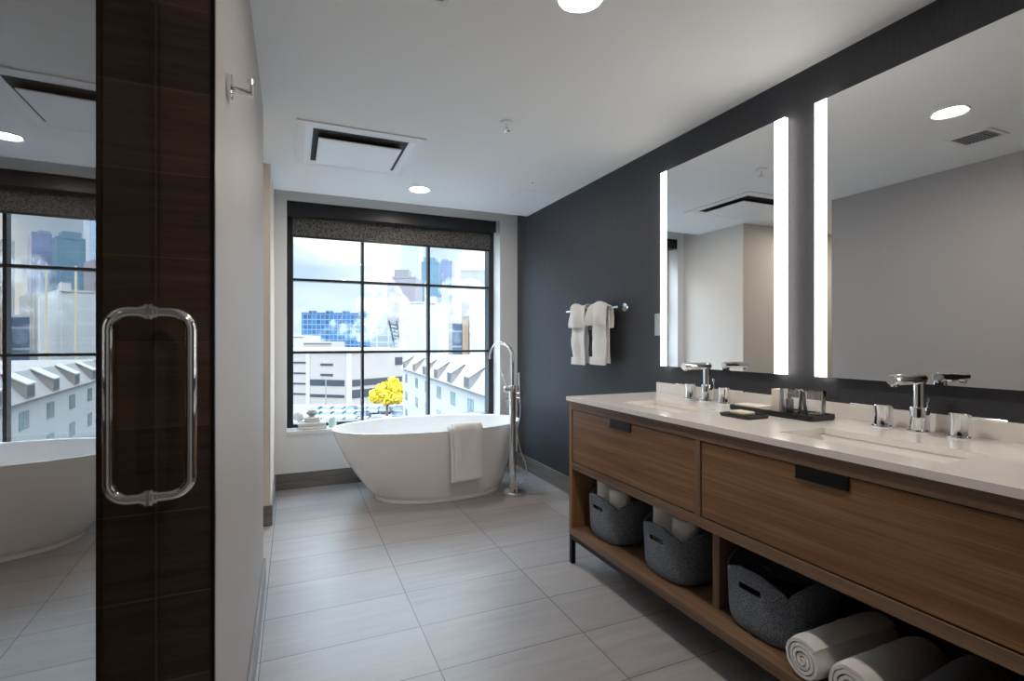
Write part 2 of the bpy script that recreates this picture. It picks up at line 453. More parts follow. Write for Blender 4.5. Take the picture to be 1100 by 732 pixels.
# ------------------------------------------------------------------ ceiling fixtures
def downlight(x, y, label):
    t = thing('ceiling_downlight', (x,y,ZC-.012), label, 'ceiling light', 'round recessed ceiling lights')
    put('trim_ring', MB().lathe([(.066,0),(.076,-.006),(.080,0),(.080,.0),(.066,.0)], (x,y,ZC-.0), 40), 'white_plastic', t, smooth=True)
    put('lens', MB().lathe([(.066,-.001),(.050,-.004),(.0,-.005)], (x,y,ZC-.0), 40), 'lamp_lens', t, smooth=True)
    return t
d1 = downlight(.895, 3.86, 'round recessed ceiling light nearest the window, beyond the square air vent')
dup(d1, (0,-2.38,0), 'round recessed ceiling light cut by the top edge of the photo')
dup(d1, (0,-4.5,0), 'unseen ceiling light added behind the viewer to light the room')  # extra lamp out of view, added to light the room
dup(d1, (-1.85,-.70,0), 'unseen ceiling light added inside the side alcove for warm light')  # hidden lamp added to warm the alcove walls

t = thing('ceiling_diffuser', (.365,3.235,ZC-.02), 'large square white ceiling air vent with a dark slot round its inner plate', 'air vent')
cx, cy = .365, 3.235
def ring(mb, ra, za, rb_, zb):
    A = [(cx-ra,cy-ra*1.03,za),(cx+ra,cy-ra*1.03,za),(cx+ra,cy+ra*1.03,za),(cx-ra,cy+ra*1.03,za)]
    B = [(cx-rb_,cy-rb_*1.03,zb),(cx+rb_,cy-rb_*1.03,zb),(cx+rb_,cy+rb_*1.03,zb),(cx-rb_,cy+rb_*1.03,zb)]
    mb.add(A+B, [(i,(i+1)%4,4+(i+1)%4,4+i) for i in range(4)])
b = MB(); ring(b,.345,ZC,.345,ZC-.008); ring(b,.345,ZC-.008,.30,ZC-.012); ring(b,.30,ZC-.012,.262,ZC-.004); ring(b,.262,ZC-.004,.262,ZC-.001)
put('frame', b, 'white_plastic', t)
b = MB().box((cx-.262,cy-.27,ZC-.0012),(cx+.262,cy+.27,ZC-.0004)); put('recess', b, 'dark_slot', t)
b = MB().box((cx-.232,cy-.20,ZC-.030),(cx+.232,cy+.235,ZC-.022)); b.box((cx-.1,cy-.1,ZC-.022),(cx+.1,cy+.1,ZC-.001)); put('plate', b, 'white_plastic', t, bevel=.003)

t = thing('fire_sprinkler', (1.045,2.485,ZC-.05), 'small chrome fire sprinkler hanging from the ceiling', 'sprinkler')
put('escutcheon', MB().lathe([(.0,0),(.034,0),(.036,-.003),(.030,-.010),(.012,-.013),(0,-.013)], (1.045,2.485,ZC), 28), 'white_plastic', t, smooth=True)
b = MB().lathe([(.007,-.012),(.007,-.03),(.003,-.034),(.003,-.045)], (1.045,2.485,ZC), 14)
for s_ in (-1,1): b.tube([(1.045+s_*.006,2.485,ZC-.028),(1.045+s_*.013,2.485,ZC-.036),(1.045+s_*.006,2.485,ZC-.048)], .0018, 8)
b.lathe([(0,-.046),(.018,-.047),(.018,-.049),(0,-.050)], (1.045,2.485,ZC), 20)
put('nozzle', b, 'chrome', t, smooth=True)

t = thing('access_panel', (1.775,3.71,ZC-.003), 'flush white access hatch in the ceiling near the dark wall', 'hatch')
put('hatch_door', MB().box((1.615,3.545,ZC-.0025),(1.935,3.865,ZC-.0002)), 'ceiling_paint', t, bevel=.001)
put('screw', MB().lathe([(0,0),(.006,-.001),(.006,-.005),(0,-.006)], (1.62,3.36,ZC), 12), 'grey_plastic', t)

t = thing('exhaust_grille', (.385,1.60,ZC-.01), 'small square exhaust grille seen reflected in the large right mirror', 'air vent')
b = MB(); gx0,gx1,gy0,gy1 = .28,.49,1.495,1.70
b.box((gx0,gy0,ZC-.008),(gx1,gy0+.02,ZC)); b.box((gx0,gy1-.02,ZC-.008),(gx1,gy1,ZC)); b.box((gx0,gy0+.02,ZC-.008),(gx0+.02,gy1-.02,ZC)); b.box((gx1-.02,gy0+.02,ZC-.008),(gx1,gy1-.02,ZC))
put('frame', b, 'white_plastic', t, bevel=.002)
put('recess', MB().box((gx0+.02,gy0+.02,ZC-.002),(gx1-.02,gy1-.02,ZC-.0005)), 'dark_slot', t)
for i in range(9): put('slat', MB().box((gx0+.02,gy0+.026+i*.0175,ZC-.007),(gx1-.02,gy0+.034+i*.0175,ZC-.003)), 'grey_plastic', t)

# ------------------------------------------------------------------ shower glass door + handle
E0 = Vector((-.2195,1.070,0)); dl = .0295
dv = Vector((sin(dl), -cos(dl), 0)); nv = Vector((cos(dl), sin(dl), 0))   # dv runs back towards the entrance, nv faces the room
t = thing('shower_door', tuple(E0+dv*.36+Vector((0,0,.012))), 'frameless clear glass shower door reflecting the window at far left', 'shower door')
W = .74; th = .004
def P(a, n_, z): return E0 + dv*a + nv*n_ + Vector((0,0,z))
b = MB()
b.add([P(0,0,.012),P(W,0,.012),P(W,0,2.3),P(0,0,2.3)], [(0,1,2,3)])
b.cur = 1; b.add([P(0,-th,.012),P(W,-th,.012),P(W,-th,2.3),P(0,-th,2.3)], [(3,2,1,0)])
put('glass', b, ['shower_glass','glass_back'], t)
b = MB()
for a in (0, W):
    b.add([P(a,0,.012),P(a,-th,.012),P(a,-th,2.3),P(a,0,2.3)], [(0,1,2,3)])
b.add([P(0,0,2.3),P(W,0,2.3),P(W,-th,2.3),P(0,-th,2.3)], [(0,1,2,3)])
b.add([P(0,0,.012),P(W,0,.012),P(W,-th,.012),P(0,-th,.012)], [(0,1,2,3)])
put('glass_edge', b, 'glass_edge', t)
for zz in (.35, 1.95):
    b = MB()
    q = [P(W-.055,.010,0),P(W+.012,.010,0),P(W+.012,-th-.010,0),P(W-.055,-th-.010,0)]
    b.prism([(p.x,p.y) for p in q], zz-.045, zz+.045); put('hinge', b, 'chrome', t, bevel=.002)
hz0, hz1, hr, pr, ha = .957, 1.268, .0095, .056, .050
for sgn, base_n, nm in ((1, 0.0, 'handle'),(-1, -th, 'handle')):
    pts = [P(ha, base_n, hz0)]
    R_ = .030
    pts += [P(ha, base_n+sgn*(pr-R_), hz0)]
    for i in range(1,9):
        a = PI/2*i/8; pts.append(P(ha, base_n+sgn*(pr-R_+R_*sin(a)), hz0+R_*(1-cos(a))))
    for i in range(0,9):
        a = PI/2*i/8; pts.append(P(ha, base_n+sgn*(pr-R_+R_*cos(a)), hz1-R_*(1-sin(a))))
    pts.append(P(ha, base_n, hz1))
    hnd = put('handle', MB().tube(pts, hr, 20), 'chrome', t, smooth=True)
    for z in (hz0, hz1):
        b = MB(); b.tube([P(ha,base_n,z),P(ha,base_n+sgn*.0045,z)], .0165, 24); b.tube([P(ha,base_n+sgn*.0045,z),P(ha,base_n+sgn*.010,z)], .0125, 24)
        put('washer', b, 'chrome', hnd, smooth=True)
# fixed glass beside the door and a metal wall post
t = thing('shower_screen', tuple(E0+dv*(W+.4)), 'fixed clear glass shower screen beside the glass door', 'shower screen')
b = MB()
b.add([P(W+.018,0,.0),P(W+.86,0,.0),P(W+.86,0,2.3),P(W+.018,0,2.3)], [(0,1,2,3)]); b.cur = 1
b.add([P(W+.018,-th,.0),P(W+.86,-th,.0),P(W+.86,-th,2.3),P(W+.018,-th,2.3)], [(3,2,1,0)])
put('glass', b, ['shower_glass','glass_back'], t)

# robe hook on the white wall
hy, hz = 1.300, 1.79
t = thing('robe_hook', (XL,hy,hz-.03), 'chrome robe hook on the white wall beside the shower', 'hook')
put('rosette', MB().lathe([(0,0),(.028,0),(.029,.003),(.029,.009),(.027,.011),(0,.011)], (XL,hy,hz), 32, 'x'), 'chrome', t, smooth=True)
put('peg', MB().tube([(XL+.009,hy,hz),(XL+.030,hy,hz-.003),(XL+.050,hy,hz-.006)], .0065, 14), 'chrome', t, smooth=True)
put('tip', MB().tube([(XL+.046,hy,hz-.012),(XL+.047,hy,hz+.008),(XL+.045,hy,hz+.026)], .0065, 14), 'chrome', t, smooth=True)

# ------------------------------------------------------------------ vanity
XF = 1.395; VY0, VY1 = .50, 2.43; ZT = .890
t = thing('vanity_cabinet', (1.70,1.465,0), 'long oak bathroom vanity with two drawers and an open lower shelf', 'vanity')
XBk = XR-.014
sp = .030
put('side_panel', MB().box((XF,VY1-sp,.197),(XBk,VY1,ZT)), 'oak_z', t, bevel=.0015)
put('side_panel', MB().box((XF,VY0,.197),(XBk,VY0+sp,ZT)), 'oak_z', t, bevel=.0015)
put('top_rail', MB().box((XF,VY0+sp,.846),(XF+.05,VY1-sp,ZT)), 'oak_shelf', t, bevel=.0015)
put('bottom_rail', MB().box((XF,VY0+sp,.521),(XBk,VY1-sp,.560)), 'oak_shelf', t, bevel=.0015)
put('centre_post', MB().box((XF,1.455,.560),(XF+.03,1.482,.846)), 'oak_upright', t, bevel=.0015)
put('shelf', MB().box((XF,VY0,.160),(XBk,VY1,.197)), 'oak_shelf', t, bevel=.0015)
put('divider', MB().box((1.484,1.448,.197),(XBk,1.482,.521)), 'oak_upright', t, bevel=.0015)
put('back_panel', MB().box((XBk-.012,VY0+sp,.197),(XBk,VY1-sp,.846)), 'oak_y', t)
for (a, c, n_) in ((1.486, VY1-sp-.003, 1.958), (VY0+sp+.003, 1.451, .984)):
    d = put('drawer', MB().box((XF+.004,a,.565),(XF+.024,c,.843)), 'oak_y', t, bevel=.0015)
    put('pull', MB().box((XF-.001,n_-.080,.806),(XF+.0045,n_+.080,.8445)).box((XF-.001,n_-.080,.8425),(XF+.030,n_+.080,.8455)).box((XF-.004,n_-.080,.806),(XF-.001,n_+.080,.809)), 'black_metal', d, bevel=.001)
# black steel base
b = MB(); z0, z1 = .135, .160
b.box((XF+.002,VY0,z0),(XF+.027,VY1,z1)); b.box((XBk-.025,VY0,z0),(XBk,VY1,z1)); b.box((XF+.027,VY1-.025,z0),(XBk-.025,VY1,z1)); b.box((XF+.027,VY0,z0),(XBk-.025,VY0+.025,z1))
put('base_frame', b, 'black_metal', t, bevel=.001)
for x in (XF+.002, XBk-.025):
    for y in (VY1-.025, VY0): put('leg', MB().box((x,y,0),(x+.025,y+.025,z0)), 'black_metal', t, bevel=.001)

# worktop with two undermount basins
t = thing('countertop', (1.7,1.465,.89), 'white quartz countertop with two sunken rectangular basins', 'countertop')
CX0, CX1, CY0, CY1 = 1.385, XR, .48, 2.445
S = [(1.50,1.722,1.685,2.105), (1.50,1.722,.735,1.205)]
b = MB(); zt, zb = .912, .8905
ys = [CY0, S[1][2], S[1][3], S[0][2], S[0][3], CY1]; xc = [CX0, 1.50, 1.722, CX1]
# top/bottom as a grid with holes, then inner and outer edges
def cell(x0,x1,y0,y1,z,flip):
    q = [(x0,y0,z),(x1,y0,z),(x1,y1,z),(x0,y1,z)]; b.add(q, [(0,3,2,1) if flip else (0,1,2,3)])
for i in range(5):
    for j in range(3):
        if j == 1 and i in (1,3): continue
        cell(xc[j],xc[j+1],ys[i],ys[i+1],zt,False); cell(xc[j],xc[j+1],ys[i],ys[i+1],zb,True)
def walls(x0,x1,y0,y1):
    q = [(x0,y0),(x1,y0),(x1,y1),(x0,y1)]
    for i in range(4):
        a, c = q[i], q[(i+1)%4]; b.add([(a[0],a[1],zb),(c[0],c[1],zb),(c[0],c[1],zt),(a[0],a[1],zt)], [(0,1,2,3)])
walls(CX0,CX1,CY0,CY1)
for s_ in S: walls(*s_)
put('worktop', b, 'quartz', t, clean=True)
for (x0,x1,y0,y1) in S:
    b = MB(); zs_ = [.8895,.875,.862,.857]; ins = [-.004,.0,.010,.04]
    rows = []
    for z, i_ in zip(zs_, ins):
        X0, X1_, Y0_, Y1_ = x0+i_, x1-i_, y0+i_, y1-i_; r = .03; row = []
        for (qx,qy,a0) in ((X1_-r,Y1_-r,0),(X0+r,Y1_-r,PI/2),(X0+r,Y0_+r,PI),(X1_-r,Y0_+r,1.5*PI)):
            for k in range(6): a = a0+PI/2*k/5; row.append((qx+r*cos(a), qy+r*sin(a), z))
        rows.append(row)
    b.grid(rows, closed_v=True); n_ = len(rows[0]); b.f.append(tuple(len(b.v)-n_+k for k in range(n_))); b.mi.append(0)
    bs = put('basin', b, 'quartz', t, smooth=True)
    put('drain', MB().lathe([(.022,0),(.022,.003),(.018,.004),(0,.003)], ((x0+x1)/2,(y0+y1)/2,.8572), 24), 'chrome', bs, smooth=True)
put('backsplash', MB().box((XR-.018,CY0,.912),(XR,CY1-.002,.970)), 'quartz', t, bevel=.0015)

# widespread faucets
def faucet(fx, fy, label):
    t = thing('basin_faucet', (fx,fy,.912), label, 'faucet', 'chrome basin faucets')
    z = .912
    body = [(.0,0),(.038,0),(.039,.003),(.038,.010),(.0285,.012),(.0265,.050),(.0285,.082),(.026,.086),(0,.086)]
    o = put('spout', MB().lathe(body, (fx,fy,z), 32).lathe([(.0180,.08),(.0180,.170)], (fx,fy,z), 28)
        .tube([(fx+.016,fy,z+.180),(fx+.014,fy,z+.180),(fx-.150,fy,z+.180),(fx-.153,fy,z+.180)], [.0155,.0175,.0175,.0155], 28), 'chrome', t, smooth=True)
    put('aerator', MB().lathe([(.011,0),(.012,.010),(.012,.02)], (fx-.135,fy,z+.158), 20), 'chrome', o, smooth=True)
    put('lift_rod', MB().lathe([(.003,.0),(.003,.098),(.0075,.10),(.0075,.114),(0,.115)], (fx+.046,fy,z), 16), 'chrome', t, smooth=True)
    for s_ in (-1,1):
        y = fy+s_*.113
        h = put('handle', MB().lathe([(.0,0),(.037,0),(.038,.003),(.037,.009),(.0295,.011),(.0270,.045),(.0295,.078),(.027,.081),(0,.081)], (fx,y,z), 32), 'chrome', t, smooth=True)
        put('lever', MB().tube([(fx,y+s_*.024,z+.068),(fx,y+s_*.115,z+.070)], [.0055,.0042], 12), 'chrome', h, smooth=True)
    return t
f1 = faucet(1.925, 1.012, 'chrome two-handle faucet in front of the large right mirror')
dup(f1, (-.004,.943,0), 'chrome two-handle faucet in front of the smaller left mirror')

# ------------------------------------------------------------------ mirrors
def mirror(y0, y1, label):
    z0, z1 = 1.071, 2.203; xm = XR-.035; sw = .052
    t = thing('lit_mirror', (XR-.02,(y0+y1)/2,z0), label, 'mirror', 'backlit mirrors on the dark wall')
    put('mirror_glass', MB().box((xm,y0+sw,z0),(xm+.006,y1-sw,z1)), 'mirror_silver', t)
    put('backing', MB().box((xm+.0065,y0+sw+.002,z0+.003),(XR-.002,y1-sw-.002,z1-.003)), 'grey_plastic', t)
    for a, c in ((y0,y0+sw),(y1-sw,y1)):
        put('light_strip', MB().box((xm,a,z0),(XR-.014,c,z1)), 'light_strip', t)
        put('bracket', MB().box((XR-.014,a+.012,z0+.01),(XR-.001,c-.012,z1-.01)), 'grey_plastic', t)
    return t
m1 = mirror(1.566, 2.384, 'rectangular mirror with lit side strips, the farther and fully visible one')
dup(m1, (0,-.958,0), 'rectangular mirror with a lit side strip, cut by the right photo edge')

# light switch / outlet plate
t = thing('wall_outlet', (XR,2.415,1.25), 'grey outlet plate on the dark wall, half hidden by the farther mirror', 'outlet')
put('cover_plate', MB().box((XR-.006,2.388,1.250),(XR,2.473,1.382)), 'grey_plastic', t, bevel=.002)
for z in (1.283,1.349): put('socket', MB().box((XR-.008,2.410,z-.022),(XR-.0058,2.450,z+.022)), 'grey_plastic', t, bevel=.003)

# ------------------------------------------------------------------ towel bar and hanging towels
t = thing('towel_bar', (XR,3.08,1.41), 'slim chrome towel bar on the dark blue-grey wall', 'towel bar')
xb, zbar = XR-.075, 1.440
put('bar', MB().tube([(xb,3.42,zbar),(xb,2.745,zbar)], .0075, 16), 'chrome', t, smooth=True)
for y in (2.77,3.385):
    p = put('bracket', MB().tube([(XR-.008,y,zbar),(xb,y,zbar)], .008, 14), 'chrome', t, smooth=True)
    put('rosette', MB().lathe([(0,0),(.027,0),(.029,-.004),(.027,-.010),(0,-.012)], (XR,y,zbar), 30, 'x'), 'chrome', p, smooth=True)

def sheet(path, w0, w1, perp, thick, ny=14, wave=.004, seed=0, flare=0.0):
    """solid cloth sheet: `path` list of (point, normal); width runs along `perp` from w0 to w1"""
    perp = Vector(perp); outr = []; inr = []
    n = len(path)
    for i, (p, nn) in enumerate(path):
        p = Vector(p); nn = Vector(nn).normalized(); ra = []; rb_ = []
        for k in range(ny+1):
            q = k/ny; e = (q-.5)*2
            ww = (w0+w1)/2 + (w1-w0)/2*e*(1+flare*abs(i-n/2)/(n/2))
            pp = p + perp*ww
            d = wave*(noise.noise(Vector((pp.x*9+seed, pp.y*11, pp.z*7)))*1.6 + .6*sin(q*7+i*.15+seed))
            edge = max(0, (abs(e)-.8)/.2); tt = thick*(1-.55*edge*edge)
            tt += .0012*noise.noise(Vector((pp.x*90, pp.y*90, pp.z*90)))
            ra.append(pp+nn*(tt/2+d)); rb_.append(pp-nn*(tt/2-d))
        outr.append(ra); inr.append(rb_)
    rows = [a+list(reversed(c)) for a, c in zip(outr, inr)]
    mb = MB(); mb.grid(rows, closed_v=True)
    m = len(rows[0])
    mb.add([v for v in rows[0]], [tuple(range(m-1,-1,-1))]); mb.add([v for v in rows[-1]], [tuple(range(m))])
    return mb
def drape_path(x, z, r, zf, zb_, n=26, nrm=Vector((-1,0,0)), bulge=0, y=0):
    """over a bar at (x,z): front falls on the nrm side to zf, back to zb_"""
    nrm = Vector(nrm); up = Vector((0,0,1)); c = Vector((x,y,z)); out = []
    for i in range(n): 
        q = i/(n-1); zz = zb_ + (z-zb_)*q; out.append((Vector((x,y,zz))-nrm*(r*(.55+.45*q)), -nrm))
    for i in range(1,10):
        a = PI*i/10; d = -nrm*cos(a)+up*sin(a); out.append((c+d*r, d))
    for i in range(n):
        q = 1-i/(n-1); zz = zf + (z-zf)*q; out.append((Vector((x,y,zz))+nrm*(r+bulge*sin(PI*(1-q))), nrm))
    return out
def hand_towel(yc, w, zlow, zflap, label, seed):
    t = thing('hand_towel', (xb,yc,zlow), label, 'towel', 'white hand towels on the bar')
    a = sheet(drape_path(xb, zbar, .017, zlow, zlow+.01, y=yc), -w/2+.010, w/2-.010, (0,1,0), .016, seed=seed, wave=.012)
    put('towel_body', a, 'terry_white', t, smooth=True, clean=True)
    c = sheet(drape_path(xb, zbar, .036, zflap, zflap-.02, y=yc, bulge=.008, n=14), -w/2, w/2, (0,1,0), .015, seed=seed+5, wave=.015, flare=.14)
    put('folded_flap', c, 'terry_white', t, smooth=True, clean=True)
    e = sheet([((xb-.017-.0095,yc,z),(-1,0,0)) for z in [zlow-.002+.0075*i for i in range(8)]], -w/2+.004, w/2-.004, (0,1,0), .012, seed=seed+2, wave=.006)
    put('towel_hem', e, 'terry_white', t, smooth=True, clean=True)
hand_towel(3.215, .190, 1.045, 1.315, 'white hand towel hung on the chrome bar, the one nearer the window', 1)
hand_towel(2.955, .205, 1.055, 1.325, 'white hand towel hung on the chrome bar, the one nearer the mirror', 9)

# ------------------------------------------------------------------ bathtub
TC = (1.035, 4.045); TZ = .55
def ell(cx, cy, a, b_, z, n=96, e=2.15):
    r = []
    for k in range(n):
        t_ = 2*PI*k/n; cc, ss = cos(t_), sin(t_)
        r.append((cx+a*math.copysign(abs(cc)**(2/e), cc), cy+b_*math.copysign(abs(ss)**(2/e), ss), z))
    return r
key = [(0,.5135,.341,1.100),(.004,.5175,.345,1.100),(.030,.5185,.346,1.099),(.040,.530,.351,1.097),(.052,.541,.355,1.094),(.10,.572,.363,1.084),(.21,.628,.384,1.062),(.33,.685,.404,1.047),(.44,.728,.418,1.039),(.55,.765,.428,1.035)]
prof = []   # z, a, b, cx
for z in [0,.004,.012,.022,.030,.036,.044,.052,.075,.10,.14,.18,.22,.26,.30,.34,.38,.42,.46,.50,.53,.55]:
    for k_ in range(len(key)-1):
        if key[k_][0] <= z <= key[k_+1][0]:
            q = (z-key[k_][0])/(key[k_+1][0]-key[k_][0]); prof.append((z,)+tuple(key[k_][m_]+(key[k_+1][m_]-key[k_][m_])*q for m_ in (1,2,3))); break
rows = [ell(cx_, TC[1], a, b_, z) for (z,a,b_,cx_) in prof[:-1]]
rows += [ell(TC[0],TC[1],.762,.425,TZ-.006), ell(TC[0],TC[1],.765,.428,TZ-.003), ell(TC[0],TC[1],.763,.426,TZ), ell(TC[0],TC[1],.752,.415,TZ+.001), ell(TC[0],TC[1],.745,.408,TZ-.003)]
for q in [i/10 for i in range(1,11)]:
    z = TZ - (TZ-.14)*q; s_ = 1-q**2.4*.42-.06*q
    rows.append(ell(TC[0]+.02*q, TC[1], .743*s_, .406*(1-q**2.4*.40-.08*q), z))
b = MB(); b.grid(rows, closed_v=True); n_ = 96
b.f.append(tuple(range(n_-1,-1,-1))); b.mi.append(0); L = len(b.v); b.f.append(tuple(L-n_+k for k in range(n_))); b.mi.append(0)
t = thing('bathtub', (TC[0],TC[1],0), 'freestanding white oval bathtub below the window', 'bathtub')
tb = put('tub_shell', b, 'acrylic', t, smooth=True)
put('drain', MB().lathe([(.03,0),(.03,.003),(0,.004)], (1.055,TC[1],.1405), 24), 'chrome', tb, smooth=True)

# towel over the tub rim
def rim_y(x): return TC[1]-.428*max(0,(1-(abs(x-TC[0])/.765)**2.15))**(1/2.15)
def tub_towel():
    t = thing('bath_towel', (1.19,3.62,.18), 'white towel draped over the rim of the bathtub', 'towel')
    def mk(x0, x1, zlow, off, th_, seed, zin, wav):
        rows_o = []; pathlen = []
        prof_ = []
        for i in range(9): q = i/8; prof_.append((.045-.012*(1-q), zin+(TZ-zin)*q, 1, 0))          # inside, rising
        for i in range(1,8): a = PI*i/8; prof_.append((.014+.031*cos(a), TZ+.004+.020*sin(a), cos(a), sin(a)))
        for i in range(24): q = i/23; prof_.append((-.017-.006*q, TZ-(TZ-zlow)*q, -1, 0))
        nx = 22; ra = []; rb_ = []
        for (dy, z, ny_, nz_) in prof_:
            A = []; B = []
            for k in range(nx+1):
                e = k/nx*2-1; sh = .010*(TZ-z)/.4
                x = (x0+x1)/2+(x1-x0)/2*e*(1-.04*sin(PI*min(1,max(0,(TZ-z)/.38))))+sh
                y = rim_y(x)+dy
                dd = wav*(noise.noise(Vector((x*14+seed,z*5,seed)))*1.3)
                edge = max(0,(abs(e)-.86)/.14); tt = th_*(1-.6*edge*edge)+.001*noise.noise(Vector((x*90,z*90,y*80)))
                off2 = off
                A.append(Vector((x, y+ny_*(tt+off2)+ (dd if ny_ < 0 else 0), z+nz_*(tt+off2)))); B.append(Vector((x, y+ny_*off2+ (dd if ny_ < 0 else 0), z+nz_*off2)))
            ra.append(A+list(reversed(B)))
        mb = MB(); mb.grid(ra, closed_v=True); m = len(ra[0])
        mb.add(ra[0], [tuple(range(m-1,-1,-1))]); mb.add(ra[-1], [tuple(range(m))]); return mb
    put('under_layer', mk(1.060,1.300,.172,.001,.012,3,.40,.009), 'terry_white', t, smooth=True, clean=True)
    put('top_layer', mk(1.085,1.318,.190,.020,.014,8,.42,.012), 'terry_white', t, smooth=True, clean=True)
    pass
tub_towel()

# ------------------------------------------------------------------ floor-mounted tub filler
tx, ty = 1.596, 3.672
t = thing('tub_filler', (tx,ty,0), 'tall chrome floor-mounted bathtub faucet with hand shower', 'faucet')
put('base_flange', MB().lathe([(0,0),(.078,0),(.080,.004),(.080,.026),(.074,.031),(0,.031)], (tx,ty,0), 40), 'chrome', t, smooth=True)
put('column', MB().lathe([(.0265,.03),(.0265,.735),(.018,.745),(.0,.745)], (tx,ty,0), 28), 'chrome', t, smooth=True)
put('valve_body', MB().lathe([(.0,.735),(.027,.735),(.028,.740),(.028,.858),(.026,.864),(.014,.868),(0,.868)], (tx,ty,0), 28), 'chrome', t, smooth=True)
sd = Vector((-.50,.866,0)); rr_ = .113
pts = [Vector((tx,ty,.866)), Vector((tx,ty,.98)), Vector((tx,ty,1.085))]
pts += arc(Vector((tx,ty,1.085))+sd*rr_, rr_, PI, PI*.04, 22, sd, (0,0,1))[1:]
pts += [pts[-1]+Vector((0,0,-.03))]
sp_ = put('spout', MB().tube(pts, .0130, 18), 'chrome', t, smooth=True)
rt = Vector((cos(YAW), -sin(YAW), 0))   # sideways cross-body direction of the valve
side = Vector((-.93,.37,0)).normalized()
b = MB().tube([Vector((tx,ty,.835))+side*.02, Vector((tx,ty,.835))+side*.062], .024, 24); b.tube([Vector((tx,ty,.835))+side*.062, Vector((tx,ty,.835))+side*.068], [.024,.019], 24)
k = put('mixer_knob', b, 'chrome', t, smooth=True)
put('lever', MB().tube([Vector((tx,ty,.845))+side*.040, Vector((tx,ty,.985))+side*.088], [.0065,.0055], 12), 'chrome', k, smooth=True)
b = MB().tube([Vector((tx,ty,.765))-side*.068, Vector((tx,ty,.765))+side*.060], .009, 16); b.tube([Vector((tx,ty,.765))+side*.050, Vector((tx,ty,.700))+side*.050], .006, 12)
put('diverter', b, 'chrome', t, smooth=True)
b = MB().tube([Vector((tx,ty,.80))-side*.02, Vector((tx,ty,.80))-side*.066], .012, 16); b.tube([Vector((tx,ty,.775))-side*.062, Vector((tx,ty,.825))-side*.062], .016, 20)
put('shower_bracket', b, 'chrome', t, smooth=True)
hs = Vector((tx,ty,0))-side*.062
put('hand_shower', MB().tube([hs+Vector((0,0,.73)), hs+Vector((0,0,.80)), hs+Vector((-.005,0,.93)), hs+Vector((-.012,-.002,.965))], [.010,.0125,.0125,.008], 18), 'chrome', t, smooth=True)
P0 = hs+Vector((0,0,.73)); hp = []
ctrl = [P0, hs+Vector((.0,0,.62)), hs+Vector((-.025,0,.50)), hs+Vector((.0,0,.36)), hs+Vector((.045,-.005,.24)), hs+Vector((.045,-.005,.13)), hs+Vector((-.0,0,.085)), hs+Vector((-.04,0,.10)), Vector((tx+.02,ty,.125))]
for i in range(len(ctrl)-1):
    p0 = ctrl[max(i-1,0)]; p1 = ctrl[i]; p2 = ctrl[i+1]; p3 = ctrl[min(i+2,len(ctrl)-1)]
    for j in range(8):
        q = j/8; hp.append(.5*((2*p1)+(p2-p0)*q+(2*p0-5*p1+4*p2-p3)*q*q+(3*p1-p0-3*p2+p3)*q**3))
hp.append(ctrl[-1])
put('hose', MB().tube(hp, .0058, 10), 'chrome', t, smooth=True)

# ------------------------------------------------------------------ felt baskets
def basket_mesh():
    n = 112; zr = [0,.004,.014,.034,.06,.09,.12,.148,.152,.174,.178,.19,.205,1]
    mb = MB(); R0 = .170
    def rad(th_):   # rounded-square plan
        e = 3.0; return 1/((abs(cos(th_))**e+abs(sin(th_))**e)**(1/e))
    def Hh(th_):
        d = abs(((th_-PI/4) % (PI/2)))
        d = min(d, PI/2-d)            # angle from the nearest notch
        return .180+.048*min(1, (d/.50))**.6
    rows = []
    for z in zr:
        row = []
        for k in range(n):
            th_ = 2*PI*k/n; hh = Hh(th_)
            zz = hh if z == 1 else min(z, hh-.002*(14-zr.index(z)) if z > .15 else z)
            zz = min(zz, hh)
            s_ = {0:.80,.004:.865,.014:.915,.034:.955}.get(z, .965+.035*min(1,(zz-.034)/.15))
            r = R0*rad(th_)*s_*.93
            row.append((r*cos(th_), r*sin(th_), zz))
        rows.append(row)
    vs = [p for r in rows for p in r]; fs = []
    slot = set()
    for i in range(len(zr)-1):
        for k in range(n):
            k2 = (k+1) % n
            th_ = 2*PI*(k+.5)/n; dd = abs(th_-PI)
            d2 = min(th_, 2*PI-th_)
            if zr[i] in (.152,) and (dd < .29 or d2 < .29): continue
            fs.append((i*n+k, i*n+k2, (i+1)*n+k2, (i+1)*n+k))
    fs.append(tuple(range(n-1,-1,-1)))
    mb.add(vs, fs); return mb
def roll_mesh(Rr, L, turns=4.2, seed=0, axis='x', lump=1.0):
    mb = MB(); n = int(turns*26); pitch = Rr/(turns+.35); th_ = pitch*.66
    nx = 16; A = []
    for i in range(n+1):
        q = i/n; a = q*turns*2*PI; r = pitch*.35+pitch*turns*q
        row_o = []; row_i = []
        for k in range(nx+1):
            x = (k/nx-.5)*L
            endr = max(0, abs(k/nx-.5)*2-.80)/.20
            w = .0022*lump*noise.noise(Vector((x*18+seed, cos(a)*3, sin(a)*3+q*3)))
            bulge = .0035*cos(x*9+seed) - .006*endr*endr*(q)
            xx = x + .004*noise.noise(Vector((seed, a*.35, k*0.0)))*(2*abs(k/nx-.5)) + (.006*(1-q)*(-1 if k < nx/2 else 1)*endr*.3)
            if abs(x-L*.12) < L*.03: bulge += .002*q
            ro = r+th_/2+w+bulge; ri = r-th_/2+w+bulge
            row_o.append((xx, ro*cos(a), ro*sin(a))); row_i.append((xx, ri*cos(a), ri*sin(a)))
        A.append(row_o+list(reversed(row_i)))
    mb.grid(A, closed_v=True); m = len(A[0])
    mb.add(A[0], [tuple(range(m-1,-1,-1))]); mb.add(A[-1], [tuple(range(m))])
    return mb
def place(mb, mat4): 
    mb.v = [mat4 @ v for v in mb.v]; return mb

